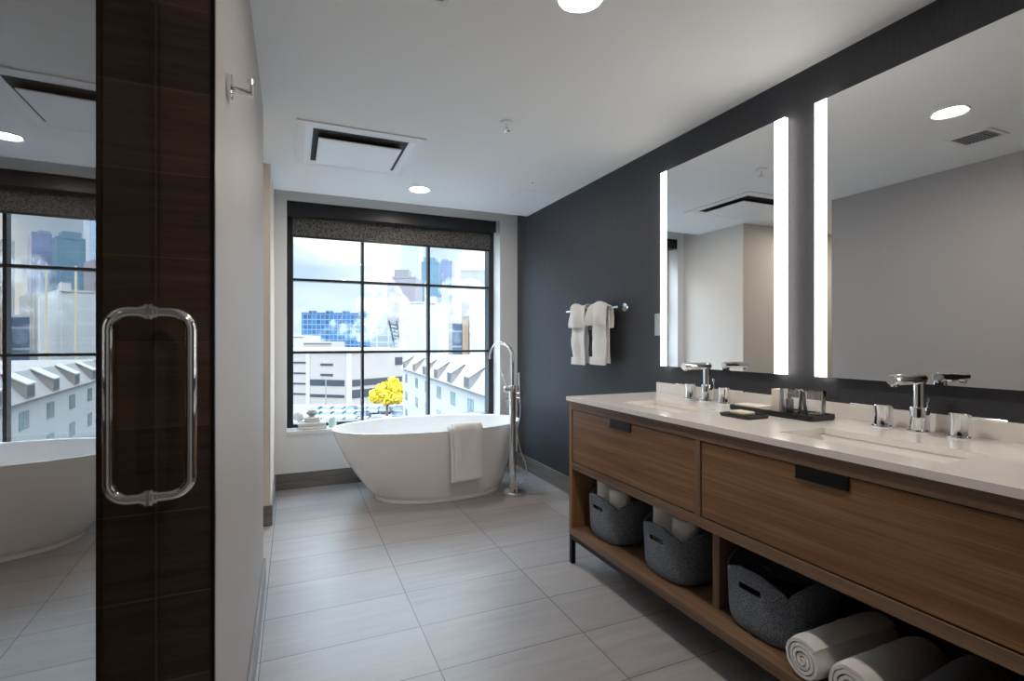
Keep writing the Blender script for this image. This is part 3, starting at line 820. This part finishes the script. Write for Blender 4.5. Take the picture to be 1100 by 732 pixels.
SH = .197
bk0 = None
for (bx_, by_, lab) in ((1.590,2.205,'grey felt basket holding white towels at the far end of the shelf'),
                       (1.595,1.755,'grey felt basket of white towels, the middle one on the shelf'),
                       (1.600,1.275,'grey felt basket with dark contents beside the rolled towels')):
    if bk0 is None:
        t = thing('felt_basket', (bx_,by_,SH), lab, 'basket', 'grey felt baskets on the vanity shelf')
        mb = basket_mesh(); mb.v = [v+Vector((bx_,by_,SH+.0005)) for v in mb.v]
        o = put('basket_body', mb, 'felt', t, smooth=False)
        for p in o.data.polygons: p.use_smooth = True
        md = o.modifiers.new('thick', 'SOLIDIFY'); md.thickness = .006; md.offset = -1
        bk0 = t; bk0_loc = Vector((bx_,by_,0))
    else: dup(bk0, Vector((bx_,by_,0))-bk0_loc, lab)

# towels in the two baskets
def basket_towel(cx_, cy_, z0, L, R_, tiltx, tilty, rot, seed, label):
    mb = roll_mesh(R_, L, 3.0, seed, lump=2.6)
    m4 = Matrix.Translation((cx_,cy_,z0+L/2)) @ Matrix.Rotation(rot,4,'Z') @ Matrix.Rotation(tiltx,4,'X') @ Matrix.Rotation(PI/2+tilty,4,'Y')
    place(mb, m4); o = put('rolled_towel', mb, 'terry_white', smooth=True, clean=True)
    tag(o, label, 'towel', 'white towels packed in the felt baskets')
for k_, (bx_, by_, nm) in enumerate(((1.590,2.205,'far-end'),(1.595,1.755,'middle'))):
    basket_towel(bx_-.054, by_+.060, SH+.012, .275, .060, .04, .04, .3+k_, 3+k_, 'white rolled towel standing in the %s felt basket, on its window side' % nm)
    basket_towel(bx_-.050, by_-.062, SH+.012, .255, .058, -.05, .03, 1.2+k_, 5+k_, 'white rolled towel at the front notch of the %s felt basket' % nm)
    basket_towel(bx_+.074, by_+.0, SH+.008, .240, .055, .0, .0, 2.2+k_, 7+k_, 'white rolled towel at the wall side of the %s felt basket' % nm)
# hairdryer in the third basket
hx, hy_ = 1.600, 1.275
t = thing('hair_dryer', (hx,hy_,SH+.02), 'black hair dryer lying in the felt basket beside the rolled towels', 'hair dryer')
m4 = Matrix.Translation((hx,hy_,SH+.125))
put('barrel', place(MB().lathe([(.018,-.11),(.034,-.10),(.040,-.05),(.041,.03),(.030,.075),(.026,.10),(.020,.101)], (0,0,0), 28, 'y'), m4 @ Matrix.Rotation(.5,4,'Z')), 'hairdryer_black', t, smooth=True)
put('grip', place(MB().tube([(0,-.03,-.02),(-.01,-.035,-.055),(-.02,-.045,-.095)], [.018,.017,.014], 16), m4 @ Matrix.Rotation(.5,4,'Z')), 'hairdryer_black', t, smooth=True)
cp = [(hx-.07+.045*cos(i*.6), hy_+.03+.05*sin(i*.6), SH+.135+.006*i) for i in range(14)]
put('cord', MB().tube(cp, .0035, 8), 'hairdryer_black', t, smooth=True)

# rolled towels lying on the shelf
rolls = [(1.390,1.040,.066,'terry_white','white rolled towel on the shelf, next to the felt basket'),
         (1.390,.906,.066,'terry_white','white rolled towel on the shelf, second from the felt basket'),
         (1.415,.768,.066,'terry_grey','darker grey rolled towel on the shelf beside the white rolls'),
         (1.420,.632,.066,'terry_grey','darker grey rolled towel at the near end of the shelf')]
for i, (x_, y_, R_, mt, lab) in enumerate(rolls):
    mb = roll_mesh(R_, .36, 4.3, 11+i*3)
    place(mb, Matrix.Translation((x_+.19, y_, SH+R_+.001)) @ Matrix.Rotation((-.03,.02,.05,-.02)[i],4,'Z') @ Matrix.Rotation((.4,1.9,.9,2.4)[i],4,'X'))
    zmin = min(v.z for v in mb.v); mb.v = [v+Vector((0,0,SH+.0008-zmin)) for v in mb.v]
    tag(put('rolled_towel', mb, mt, smooth=True, clean=True), lab, 'towel', 'rolled towels lying on the vanity shelf')

# ------------------------------------------------------------------ tray set on the worktop
ZK = .912
t = thing('amenity_tray', (1.855,1.495,ZK), 'long black tray on the white countertop between the basins', 'tray')
b = MB(); x0,x1,y0,y1 = 1.790,1.935,1.300,1.695
def rrect(x0,x1,y0,y1,r,z,n=6):
    row = []
    for (qx,qy,a0) in ((x1-r,y1-r,0),(x0+r,y1-r,PI/2),(x0+r,y0+r,PI),(x1-r,y0+r,1.5*PI)):
        for k in range(n): a = a0+PI/2*k/(n-1); row.append((qx+r*cos(a), qy+r*sin(a), z))
    return row
rows = [rrect(x0+.004,x1-.004,y0+.004,y1-.004,.012,ZK+.0003), rrect(x0,x1,y0,y1,.014,ZK+.004), rrect(x0,x1,y0,y1,.014,ZK+.022), rrect(x0+.005,x1-.005,y0+.005,y1-.005,.010,ZK+.022), rrect(x0+.006,x1-.006,y0+.006,y1-.006,.010,ZK+.007)]
b.grid(rows, closed_v=True); n_ = len(rows[0]); b.f += [tuple(range(n_-1,-1,-1)), tuple(len(b.v)-n_+k for k in range(n_))]; b.mi += [0,0]
put('tray_body', b, 'black_resin', t, bevel=0)
zt_ = ZK+.0075
o = put('folded_cloth', MB().box((1.802,1.545,zt_),(1.900,1.682,zt_+.012)).box((1.806,1.55,zt_+.0125),(1.896,1.680,zt_+.020)), 'card_white', bevel=.004)
tag(o, 'flat folded cream cloth lying at the far end of the black tray', 'cloth')
t = thing('carton', (1.895,1.545,zt_), 'small cream carton standing on the black tray beside the glasses', 'box')
put('carton_body', MB().box((1.872,1.502,zt_),(1.925,1.540,zt_+.094)), 'card_white', t, bevel=.001)
put('carton_flap', MB().box((1.874,1.504,zt_+.0942),(1.923,1.538,zt_+.0955)), 'card_white', t)
t = thing('bottle', (1.895,1.478,zt_), 'small dark toiletry bottle on the black tray between carton and glasses', 'bottle')
put('bottle_body', MB().lathe([(0,0),(.014,0),(.015,.003),(.015,.055),(.007,.062),(.007,.066)], (1.905,1.478,zt_), 24), 'black_resin', t, smooth=True)
put('cap', MB().lathe([(.009,.066),(.009,.082),(0,.083)], (1.905,1.478,zt_), 20), 'black_resin', t, smooth=True)
def tumbler(x_, y_, label):
    pr_ = [(0,0),(.033,0),(.036,.004),(.0425,.104),(.0410,.105),(.0345,.016),(.0,.014)]
    o = put('tumbler', MB().lathe(pr_, (x_,y_,zt_), 36), 'tumbler_glass', smooth=True)
    return tag(o, label, 'glass', 'clear tumblers on the black tray')
tumbler(1.852, 1.428, 'clear glass tumbler on the black tray, the one beside the dark bottle')
tumbler(1.872, 1.347, 'clear glass tumbler at the near end of the black tray')

t = thing('soap_dish', (1.68,1.50,ZK), 'small black soap dish on the countertop in front of the tray', 'soap dish')
b = MB(); rows = [rrect(1.612,1.728,1.432,1.572,.010,ZK+.0003), rrect(1.608,1.732,1.428,1.576,.010,ZK+.013), rrect(1.614,1.726,1.434,1.570,.008,ZK+.013), rrect(1.616,1.724,1.436,1.568,.008,ZK+.008)]
b.grid(rows, closed_v=True); n_ = len(rows[0]); b.f += [tuple(range(n_-1,-1,-1)), tuple(len(b.v)-n_+k for k in range(n_))]; b.mi += [0,0]
put('dish_body', b, 'black_resin', t)
o = put('soap_bar', MB().box((1.645,1.475,ZK+.0083),(1.705,1.555,ZK+.0225)), 'soap', bevel=.006, seg=3)
tag(o, 'cream bar of soap lying in the small black dish', 'soap')

# ------------------------------------------------------------------ things on the window sill
zs0 = WZ0
def folded(x0,x1,y0,y1,z0,n,h,label):
    t = thing('folded_towel', ((x0+x1)/2,(y0+y1)/2,z0), label, 'towel', 'folded white towels on the sill')
    for i in range(n):
        j = .003*(-1)**i
        put('fold', MB().box((x0+j,y0+j,z0+i*h+.0005),(x1+j,y1-j,z0+(i+1)*h-.001)), 'terry_white', t, bevel=h*.42, seg=4, smooth=True)
folded(.040,.262,4.545,4.685,zs0,2,.030,'large folded white towel at the bottom of the stack on the window sill')
folded(.085,.215,4.56,4.67,zs0+.0605,2,.021,'small folded white towel on top of the large one on the sill')
o = put('pebble', MB().lathe([(0,0),(.022,.003),(.040,.016),(.045,.030),(.038,.046),(.020,.056),(0,.058)], (.150,4.615,zs0+.103), 28), 'pebble', smooth=True)
tag(o, 'round grey pebble resting on the stacked towels on the sill', 'pebble')
o = put('ceramic_jar', MB().lathe([(0,0),(.030,0),(.033,.004),(.033,.078),(.030,.081),(.028,.078),(.028,.01),(0,.009)], (.315,4.61,zs0), 32), 'sage_ceramic', smooth=True)
tag(o, 'pale green cylindrical jar on the sill beside the folded towels', 'jar')
o = put('bath_puff', MB().lathe([(0,0),(.028,.005),(.042,.025),(.044,.045),(.034,.07),(.015,.082),(0,.084)], (.047,4.655,zs0+.061), 20), 'terry_white', smooth=True)
tag(o, 'round white bath puff beside the pebble on the towel stack', 'bath puff')

# ------------------------------------------------------------------ outside: the city below and beyond
cY, sY = cos(YAW), sin(YAW)
def at(u, D, v=None):
    lat = (u-550)/F*D; x = lat*cY+D*sY; y = D*cY-lat*sY
    return Vector((x, y, 0 if v is None else H+(366-v)*D/F))
GZ = -13.5
b = MB().box((-400,12,GZ-.5),(1400,1400,GZ)); o = put('street_ground', b, 'asphalt', org=(0,0,0)); struct(o, 'pale asphalt ground of the streets and car park below')

def block(name, u0, u1, D, vt, mat, label, cat, depth=30, parts=(), zb_=GZ, skew=0):
    """a building whose front faces the window; u0,u1,D from measured bearings, real height"""
    A = at(u0, D); B = at(u1, D+skew); d = (B-A).normalized(); nn = Vector((-d.y, d.x, 0))
    zt__ = H+(366-vt)*D/F
    t = thing(name, tuple((A+B)/2+nn*depth/2+Vector((0,0,zb_))), label, cat)
    poly = [(A.x,A.y),(B.x,B.y),((B+nn*depth).x,(B+nn*depth).y),((A+nn*depth).x,(A+nn*depth).y)]
    put('walls', MB().prism(poly, zb_, zt__), mat, t)
    q = [(p[0],p[1]) for p in poly]
    # parapet
    put('parapet', MB().prism([((A-nn*.3).x,(A-nn*.3).y),((B-nn*.3).x,(B-nn*.3).y),((B+nn*depth).x,(B+nn*depth).y),((A+nn*depth).x,(A+nn*depth).y)], zt__, zt__+.008*D*.4), mat if mat in ('concrete','concrete_light') else 'concrete_light' if mat.startswith('block') else mat, t)
    return t, A, B, d, nn, zt__

# far towers
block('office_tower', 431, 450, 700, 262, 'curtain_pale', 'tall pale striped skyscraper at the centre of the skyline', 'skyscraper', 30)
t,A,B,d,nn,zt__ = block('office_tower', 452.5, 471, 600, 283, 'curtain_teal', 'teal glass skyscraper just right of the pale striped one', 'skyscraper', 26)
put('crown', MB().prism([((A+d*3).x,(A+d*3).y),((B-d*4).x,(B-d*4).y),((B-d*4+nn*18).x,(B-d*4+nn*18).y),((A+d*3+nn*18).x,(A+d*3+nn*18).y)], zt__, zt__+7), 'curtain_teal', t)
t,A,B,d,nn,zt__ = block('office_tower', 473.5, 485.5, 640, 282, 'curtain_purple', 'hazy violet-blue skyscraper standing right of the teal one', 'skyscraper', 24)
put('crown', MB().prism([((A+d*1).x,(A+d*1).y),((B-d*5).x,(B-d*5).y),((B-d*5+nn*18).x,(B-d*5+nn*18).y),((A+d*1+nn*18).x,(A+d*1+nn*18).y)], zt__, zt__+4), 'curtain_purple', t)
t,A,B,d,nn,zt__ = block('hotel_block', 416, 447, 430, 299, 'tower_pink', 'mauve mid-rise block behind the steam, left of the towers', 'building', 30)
put('rooftop_plant', MB().prism([((A+d*6).x,(A+d*6).y),((A+d*18).x,(A+d*18).y),((A+d*18+nn*12).x,(A+d*18+nn*12).y),((A+d*6+nn*12).x,(A+d*6+nn*12).y)], zt__, zt__+7.5), 'roof_grey', t)
block('apartment_slab', 495, 535, 480, 291, 'block_beige', 'beige slab block at the right end of the skyline', 'building', 30)
t,A,B,d,nn,zt__ = block('office_block', 324, 397, 300, 337.5, 'curtain_blue', 'broad blue glass office block at the left of the skyline', 'office building', 30, skew=8)
for k_ in range(4):
    a0 = A+d*(4+k_*9.5); put('roof_unit', MB().prism([(a0.x,a0.y),((a0+d*4).x,(a0+d*4).y),((a0+d*4+nn*5).x,(a0+d*4+nn*5).y),((a0+nn*5).x,(a0+nn*5).y)], zt__, zt__+2), 'curtain_blue', t)
t,A,B,d,nn,zt__ = block('industrial_block', 398, 423, 250, 352, 'block_grey', 'grey industrial block behind the steam plume', 'building', 25)
# steel stair tower
t = thing('stair_tower', tuple(at(423,235)+Vector((0,0,GZ))), 'dark steel stair tower leaning beside the white plant', 'stair tower')
for k_ in range(8):
    p = at(420.0+k_*.9, 235, 348+k_*4); q = at(428.0+k_*.5, 235, 350+k_*4)
    put('flight', MB().tube([p,q], .35, 6), 'dark_glass_far', t)
for uu in (0,8): put('post', MB().tube([at(418+uu,235,345),at(425+uu*.8,235,378)]+[at(425+uu*.8,235)+Vector((0,0,GZ))], .4, 6), 'dark_glass_far', t)
t,A,B,d,nn,zt__ = block('power_plant', 429, 469, 220, 326, 'block_white', 'big windowless white plant hall in the middle distance', 'building', 40)
put('annex', MB().prism([((A+d*13).x,(A+d*13).y),((A+d*15.5).x,(A+d*15.5).y),((A+d*15.5+nn*5).x,(A+d*15.5+nn*5).y),((A+d*13+nn*5).x,(A+d*13+nn*5).y)], zt__-1, zt__+3), 'concrete_light', t)
block('warehouse', 470, 486, 275, 330, 'block_beige', 'pale block with grid windows right of the white plant', 'building', 30)
block('glass_annex', 486, 496, 200, 348, 'block_navy', 'narrow dark blue glass annex above the mansard roof', 'building', 20)
block('rust_silo', 496.5, 503.5, 196, 341, 'rust_panel', 'narrow rust-orange clad block above the mansard roof', 'building', 15)
block('warehouse', 504.5, 545, 190, 312, 'block_white', 'large pale block at the right above the mansard roof', 'building', 30)
block('site_cabin', 314, 326, 170, 362, 'concrete_light', 'low white cabin left of the blue office block', 'building', 15)
block('low_block', 326, 356, 150, 369, 'concrete', 'low beige rooftop block just above the parking garage', 'building', 12)
# mast
o = put('streak_pole', MB().tube([at(476,150)+Vector((0,0,GZ)), at(476,150,304)], [.28,.18], 8), 'streak_cream'); tag(o, 'slender cream mast standing in for a pale streak beside the teal skyscraper', 'pole')  # both poles are added in place of pale upright streaks
o = put('streak_pole', MB().tube([at(457,90)+Vector((0,0,GZ)), at(457,90,304)], [.20,.14], 8), 'streak_cream'); tag(o, 'slender cream mast standing in for a pale streak left of the second window bar', 'pole')

# parking garage
D0 = 112
P1 = at(305, D0+4); P2 = at(371, D0); P3 = at(433, D0+14)
zt__ = H+(366-378.5)*D0/F; mpx = D0/F
t = thing('parking_garage', ((P1.x+P2.x)/2,(P1.y+P2.y)/2+12,GZ), 'beige concrete parking garage with dark horizontal slots', 'parking garage')
back = Vector((0,26,0))
put('walls', MB().prism([(P1.x,P1.y),(P2.x,P2.y),(P3.x,P3.y),((P3+back).x,(P3+back).y),((P1+back).x,(P1+back).y)], GZ, zt__), 'concrete', t)
d1_ = (P2-P1).normalized(); n1 = Vector((d1_.y,-d1_.x,0)); d2_ = (P3-P2).normalized(); n2 = Vector((d2_.y,-d2_.x,0))
def gslot(P, d, n_, a, c, z0, z1, name='opening', mat='dark_glass_far'):
    q = [P+d*a-n_*.1, P+d*c-n_*.1, P+d*c+n_*.12, P+d*a+n_*.12]
    put(name, MB().prism([(p.x,p.y) for p in q], z0, z1), mat, t)
def zv(v, D=D0): return H+(366-v)*D/F
Ltot = (P2-P1).length; per = Ltot/66
for (v0_, v1_) in ((389.4,391.2),(401.2,402.8),(412.6,414.2),(424,425.6)): gslot(P1,d1_,n1, 9*per, 24.5*per, zv(v1_), zv(v0_))
for (v0_, v1_, a, c) in ((391.0,393.2,40,53),(402.2,404.4,40,53),(408.6,415.0,29,65.2),(424.6,427.6,29,65)): gslot(P1,d1_,n1, a*per, c*per, zv(v1_), zv(v0_))
gslot(P1,d1_,n1, 24.5*per, 28.5*per, GZ, zt__+.1, 'pier', 'concrete_light')
gslot(P2,d2_,n2, 0.2, 1.6, GZ, zt__, 'pier', 'concrete_light')
L2 = (P3-P2).length
gslot(P2,d2_,n2, L2-2.6, L2-.3, zv(395), zv(386))
gslot(P2,d2_,n2, 1.8, L2-.5, zv(416), zv(409)); gslot(P2,d2_,n2, 1.8, L2-.5, zv(429), zv(420))
put('roof_slab', MB().prism([((P1-Vector((0,.3,0))).x,(P1-Vector((0,.3,0))).y),((P2-Vector((0,.5,0))).x,(P2-Vector((0,.5,0))).y),(P3.x+.3,P3.y),((P3+back).x,(P3+back).y),((P1+back).x,(P1+back).y)], zt__, zt__+.5), 'concrete_light', t)
o = put('street_lamp', MB().tube([at(350,104)+Vector((0,0,GZ)), at(350,104,408), at(348.5,104,406), at(345,104,406)], .10, 8), 'roof_grey'); tag(o, 'thin grey street lamp in front of the parking garage', 'street lamp')
o = put('low_wall', MB().prism([(p.x,p.y) for p in (at(300,107),at(440,107),at(440,108),at(300,108))], GZ, GZ+1.0), 'concrete_light'); tag(o, 'low white wall along the edge of the car park', 'wall')

# mansard building on the right
Q1 = at(433, 84); Q2 = at(560, 35)
dm = (Q2-Q1).normalized(); nm_ = Vector((dm.y,-dm.x,0)); 
if nm_.x > 0: nm_ = -nm_
Lm = (Q2-Q1).length; ze = -3.3; zr_ = -1.25; inset = 1.1
t = thing('mansard_building', tuple((Q1+Q2)/2-nm_*7+Vector((0,0,GZ))), 'long white apartment building with a row of dormers', 'building')
bk = -nm_*15
put('walls', MB().prism([(p.x,p.y) for p in (Q1,Q2,Q2+bk,Q1+bk)], GZ, ze), 'facade_white', t)
b = MB(); o1, o2 = Q1+nm_*.45-dm*.3, Q2+nm_*.45; i1, i2 = Q1-nm_*inset, Q2-nm_*inset
e1, e2 = Q1+bk, Q2+bk
def zz(p, z): return (p.x,p.y,z)
b.add([zz(o1,ze),zz(o2,ze),zz(i2,zr_),zz(i1,zr_),zz(e1,ze),zz(e2,ze),zz(e2,zr_),zz(e1,zr_)], [(0,1,2,3),(3,2,6,7),(0,3,7,4),(1,5,6,2),(4,7,6,5),(0,4,5,1)])
put('mansard_roof', b, 'slate_pink', t)
def along(u):    # distance along the facade seen at bearing u
    lo, hi = 0, Lm
    for _ in range(40):
        m_ = (lo+hi)/2; p = Q1+dm*m_; lat = p.x*cY-p.y*sY; D = p.x*sY+p.y*cY
        if 550+F*lat/D < u: lo = m_
        else: hi = m_
    return lo
# six dormers with their window below, evenly pitched where measured
cols_ = [436.5, 447.5, 458.5, 471.5, 486.5, 505.5, 530]
for k_, u in enumerate(cols_):
    a = along(u); p = Q1+dm*a
    w_ = 1.9; hb = 1.2
    b = MB(); f0, f1_ = p-dm*w_/2+nm_*.40, p+dm*w_/2+nm_*.40; g0, g1 = p-dm*w_/2-nm_*inset, p+dm*w_/2-nm_*inset
    b.add([zz(f0,ze+.15),zz(f1_,ze+.15),zz(f1_,ze+hb),zz(f0,ze+hb),zz(g0,ze+.15),zz(g1,ze+.15),zz(g1,zr_-.1),zz(g0,zr_-.1)], [(0,1,2,3),(3,2,6,7),(0,3,7,4),(1,5,6,2),(0,4,5,1),(4,7,6,5)])
    dr = put('dormer', b, 'slate_pink', t)
    q0, q1 = p-dm*(w_/2-.1)+nm_*.41, p+dm*(w_/2-.1)+nm_*.41
    b = MB().add([zz(q0,ze+.25),zz(q1,ze+.25),zz(q1,ze+hb-.12),zz(q0,ze+hb-.12),zz(q0-nm_*.2,ze+.25),zz(q1-nm_*.2,ze+.25),zz(q1-nm_*.2,ze+hb-.12),zz(q0-nm_*.2,ze+hb-.12)], [(0,1,2,3),(4,7,6,5),(0,3,7,4),(1,5,6,2),(3,2,6,7),(0,4,5,1)])
    put('dormer_window', b, 'dark_glass_far', dr)
    # flared cheek roof
    r0, r1 = p-dm*(w_/2+.12)+nm_*.45, p+dm*(w_/2+.12)+nm_*.45; s0, s1 = p-dm*(w_/2+.1)-nm_*inset, p+dm*(w_/2+.1)-nm_*inset
    b = MB().add([zz(r0,ze+hb-.05),zz(r1,ze+hb-.05),zz(s1,zr_+.05),zz(s0,zr_+.05),zz(r0,ze+hb+.08),zz(r1,ze+hb+.08),zz(s1,zr_+.15),zz(s0,zr_+.15)], [(0,3,2,1),(4,5,6,7),(0,1,5,4),(1,2,6,5),(2,3,7,6),(3,0,4,7)])
    put('dormer_roof', b, 'facade_white', dr)
    for row in range(3):
        zc = ze-1.55-row*2.75
        q0, q1 = p-dm*1.05+nm_*.03, p+dm*1.05+nm_*.03
        b = MB().add([zz(q0,zc-.7),zz(q1,zc-.7),zz(q1,zc+.7),zz(q0,zc+.7),zz(q0-nm_*.1,zc-.7),zz(q1-nm_*.1,zc-.7),zz(q1-nm_*.1,zc+.7),zz(q0-nm_*.1,zc+.7)], [(0,1,2,3),(4,7,6,5),(0,3,7,4),(1,5,6,2),(3,2,6,7),(0,4,5,1)])
        wn = put('window', b, 'glass_teal_far', t)
        b = MB()
        for e_ in (0,):
            c0, c1 = p-dm*.04+nm_*.05, p+dm*.04+nm_*.05
            b.add([zz(c0,zc-.7),zz(c1,zc-.7),zz(c1,zc+.7),zz(c0,zc+.7)], [(0,1,2,3)])
        put('mullion', b, 'facade_white', wn)

# yellow tree
tc = at(415.5, 96); 
t = thing('autumn_tree', (tc.x,tc.y,GZ), 'bright yellow autumn tree in front of the parking garage', 'tree')
put('trunk', MB().tube([(tc.x,tc.y,GZ),(tc.x+.1,tc.y,GZ+2.5),(tc.x,tc.y,GZ+6)], [.25,.2,.1], 8), 'bark', t)
b = MB(); rnd = random.Random(3)
clumps = [(-2.0,0,-.9,1.5),(-.6,0,.2,1.7),(.9,.3,.6,1.8),(2.0,0,.4,1.4),(1.8,-.4,-1.0,1.3),(.2,-.5,-1.0,1.8),(1.2,0,1.6,1.2)]
zc0 = H-55*96/F
for (dx,dy,dz,r) in clumps:
    for _ in range(420):
        v = Vector((rnd.gauss(0,1),rnd.gauss(0,1),rnd.gauss(0,1))).normalized()*r*(.55+.45*rnd.random())
        c = Vector((tc.x+dx*cY,tc.y-dx*sY+dy,zc0+dz))+v
        a = Vector((rnd.gauss(0,1),rnd.gauss(0,1),rnd.gauss(0,1))).normalized()*.22; e = v.cross(a).normalized()*.22
        b.add([c-a-e,c+a-e,c+a+e,c-a+e], [(0,1,2,3)])
put('foliage', b, 'yellow_leaf', t)

# parked cars
car_cols = {'white':(.85,.85,.86),'silver':(.55,.57,.60),'dark blue':(.05,.09,.18),'teal':(.20,.42,.46),'grey':(.22,.23,.25),'black':(.03,.03,.035),'red':(.45,.06,.05)}
for k_, c_ in car_cols.items(): plain('car_'+k_.replace(' ','_'), tuple(q*.6 for q in c_), .3, .1, var=.01)
plain('car_glass', (.04,.06,.08), .1); plain('tyre', (.02,.02,.02), .8)
def car(x, y, rot, colname, label):
    t = thing('car', (x,y,GZ), label, 'car', 'cars in the car park below')
    m4 = Matrix.Translation((x,y,GZ)) @ Matrix.Rotation(rot,4,'Z')
    b = MB(); w = .9
    side_ = [(-2.2,.35),(-2.2,.75),(-1.9,.85),(1.2,.88),(2.15,.70),(2.25,.35)]
    n = len(side_); b.add([(a,-w,z) for a,z in side_]+[(a,w,z) for a,z in side_], [tuple(range(n)), tuple(range(2*n-1,n-1,-1))]+[(i,n+i,n+(i+1)%n,(i+1)%n) for i in range(n)])
    top = [(-1.3,-.72,1.38),(.35,-.72,1.40),(.35,.72,1.40),(-1.3,.72,1.38)]
    b.add(top+[(-1.3,-.72,1.44),(.35,-.72,1.46),(.35,.72,1.46),(-1.3,.72,1.44)], [(0,3,2,1),(4,5,6,7),(0,1,5,4),(1,2,6,5),(2,3,7,6),(3,0,4,7)])
    put('car_body', place(b, m4), 'car_'+colname.replace(' ','_'), t)
    b = MB().add([(-1.85,-.82,.85),(1.1,-.82,.88),(1.1,.82,.88),(-1.85,.82,.85)]+top, [(0,1,5,4),(1,2,6,5),(2,3,7,6),(3,0,4,7),(4,5,6,7),(3,2,1,0)])
    put('cabin_glass', place(b, m4), 'car_glass', t)
    for a in (-1.35,1.4):
        for s_ in (-1,1): put('wheel', place(MB().lathe([(0,-.1),(.32,-.1),(.32,.1),(0,.1)], (a,s_*.8,.32), 12, 'y'), m4), 'tyre', t)
rc = random.Random(5); names = list(car_cols)
ordn = ['first','second','third','fourth','fifth','sixth','seventh','eighth','ninth','tenth']
wts = ['white','silver','white','dark blue','teal','white','grey','silver','white','red','white','black']
for r_i, (D_, rn) in enumerate(((103,'row farthest from'),(96,'middle row from'),(88,'row nearest to'))):
    us = [341+i*12.5 for i in range(8)]
    for i, u in enumerate(us):
        p = at(u, D_); cn = wts[(i*5+r_i*7) % len(wts)]
        if r_i == 1 and abs((p-tc).length) < 3.0: cn = cn
        if (p-tc).length < 2.2: continue
        car(p.x, p.y, PI/2-YAW+rc.uniform(-.02,.02), cn, '%s car parked in the %s the window, %s from the left' % (cn, rn, ordn[i]))

# steam
def plume(label, cl, D, seed):
    b = MB(); rn = random.Random(seed)
    for (u, v, rpx, dd) in cl:
        c = at(u, D+dd, v); r = rpx*1.25*(D+dd)/F
        ph = 10; th_ = 16; rows = []
        for i in range(ph+1):
            a = PI*i/ph; row = []
            for k in range(th_):
                e = 2*PI*k/th_; dr_ = Vector((sin(a)*cos(e), sin(a)*sin(e), cos(a)))
                rr2 = r*(1+.35*noise.noise(dr_*1.6+Vector((u,v,seed))))
                row.append(c+dr_*rr2)
            rows.append(row)
        b.grid(rows, closed_v=True)
    o = put('steam_plume', b, 'steam', smooth=True, clean=False); tag(o, label, 'steam', None, 'stuff'); o['group'] = 'steam over the city'
plume('white steam plume rising in front of the mauve block', [(430,370,7,0),(426,355,9,4),(423,340,11,2),(421,325,13,6),(420,312,9,3),(415,332,12,10),(405,345,12,3),(410,310,13,9),(436,338,9,6)], 205, 2)
plume('white steam plume drifting across the right of the window', [(470,350,8,0),(480,335,11,3),(492,322,13,5),(505,315,14,2),(485,312,11,7),(500,335,12,4),(515,330,13,6),(518,350,12,3),(468,330,9,5),(488,362,7,1)], 175, 5)
plume('thin white steam veil in front of the blue office block', [(350,362,8,0),(362,356,10,3),(374,350,11,5),(386,342,11,8),(394,333,11,6),(382,330,9,10),(392,356,10,2)], 225, 8)

# ------------------------------------------------------------------ sun and sky
sun = bpy.data.lights.new('sun', 'SUN'); sun.energy = .6; sun.angle = math.radians(6); sun.color = (1,.96,.90)
so = bpy.data.objects.new('sun', sun); link(so); so.rotation_euler = (math.radians(48), 0, math.radians(-28)); so.location = (0,-20,40)
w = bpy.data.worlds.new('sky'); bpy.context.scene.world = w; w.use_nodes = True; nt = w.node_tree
for n_ in list(nt.nodes): nt.nodes.remove(n_)
n = N(nt); out = n.add('ShaderNodeOutputWorld'); bg = n.add('ShaderNodeBackground')
tc_ = n.add('ShaderNodeTexCoord'); mp = n.add('ShaderNodeMapping'); n.link(tc_.outputs['Generated'], mp.inputs[0]); mp.inputs['Scale'].default_value = (1,1,2.2)
f = n.noise(mp.outputs[0], 3.2, 4, .5, .4)
x, y, z = n.xyz(tc_.outputs['Generated'])
f = n.math('ADD', f, n.math('MULTIPLY', x, .38))
col = n.ramp(f, [(.42,(.42,.56,.72)), (.56,(.62,.74,.86)), (.64,(1.0,1.0,1.0))])
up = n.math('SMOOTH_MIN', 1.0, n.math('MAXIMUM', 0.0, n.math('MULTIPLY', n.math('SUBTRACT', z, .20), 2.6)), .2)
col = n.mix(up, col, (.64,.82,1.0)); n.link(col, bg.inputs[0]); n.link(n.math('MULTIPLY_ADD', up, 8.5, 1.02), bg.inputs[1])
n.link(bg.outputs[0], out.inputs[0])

sc = bpy.context.scene
sc.view_settings.view_transform = 'Standard'; sc.view_settings.look = 'None'
sc.view_settings.exposure = 0.58; sc.view_settings.gamma = 1.0; sc.view_settings.use_curve_mapping = False
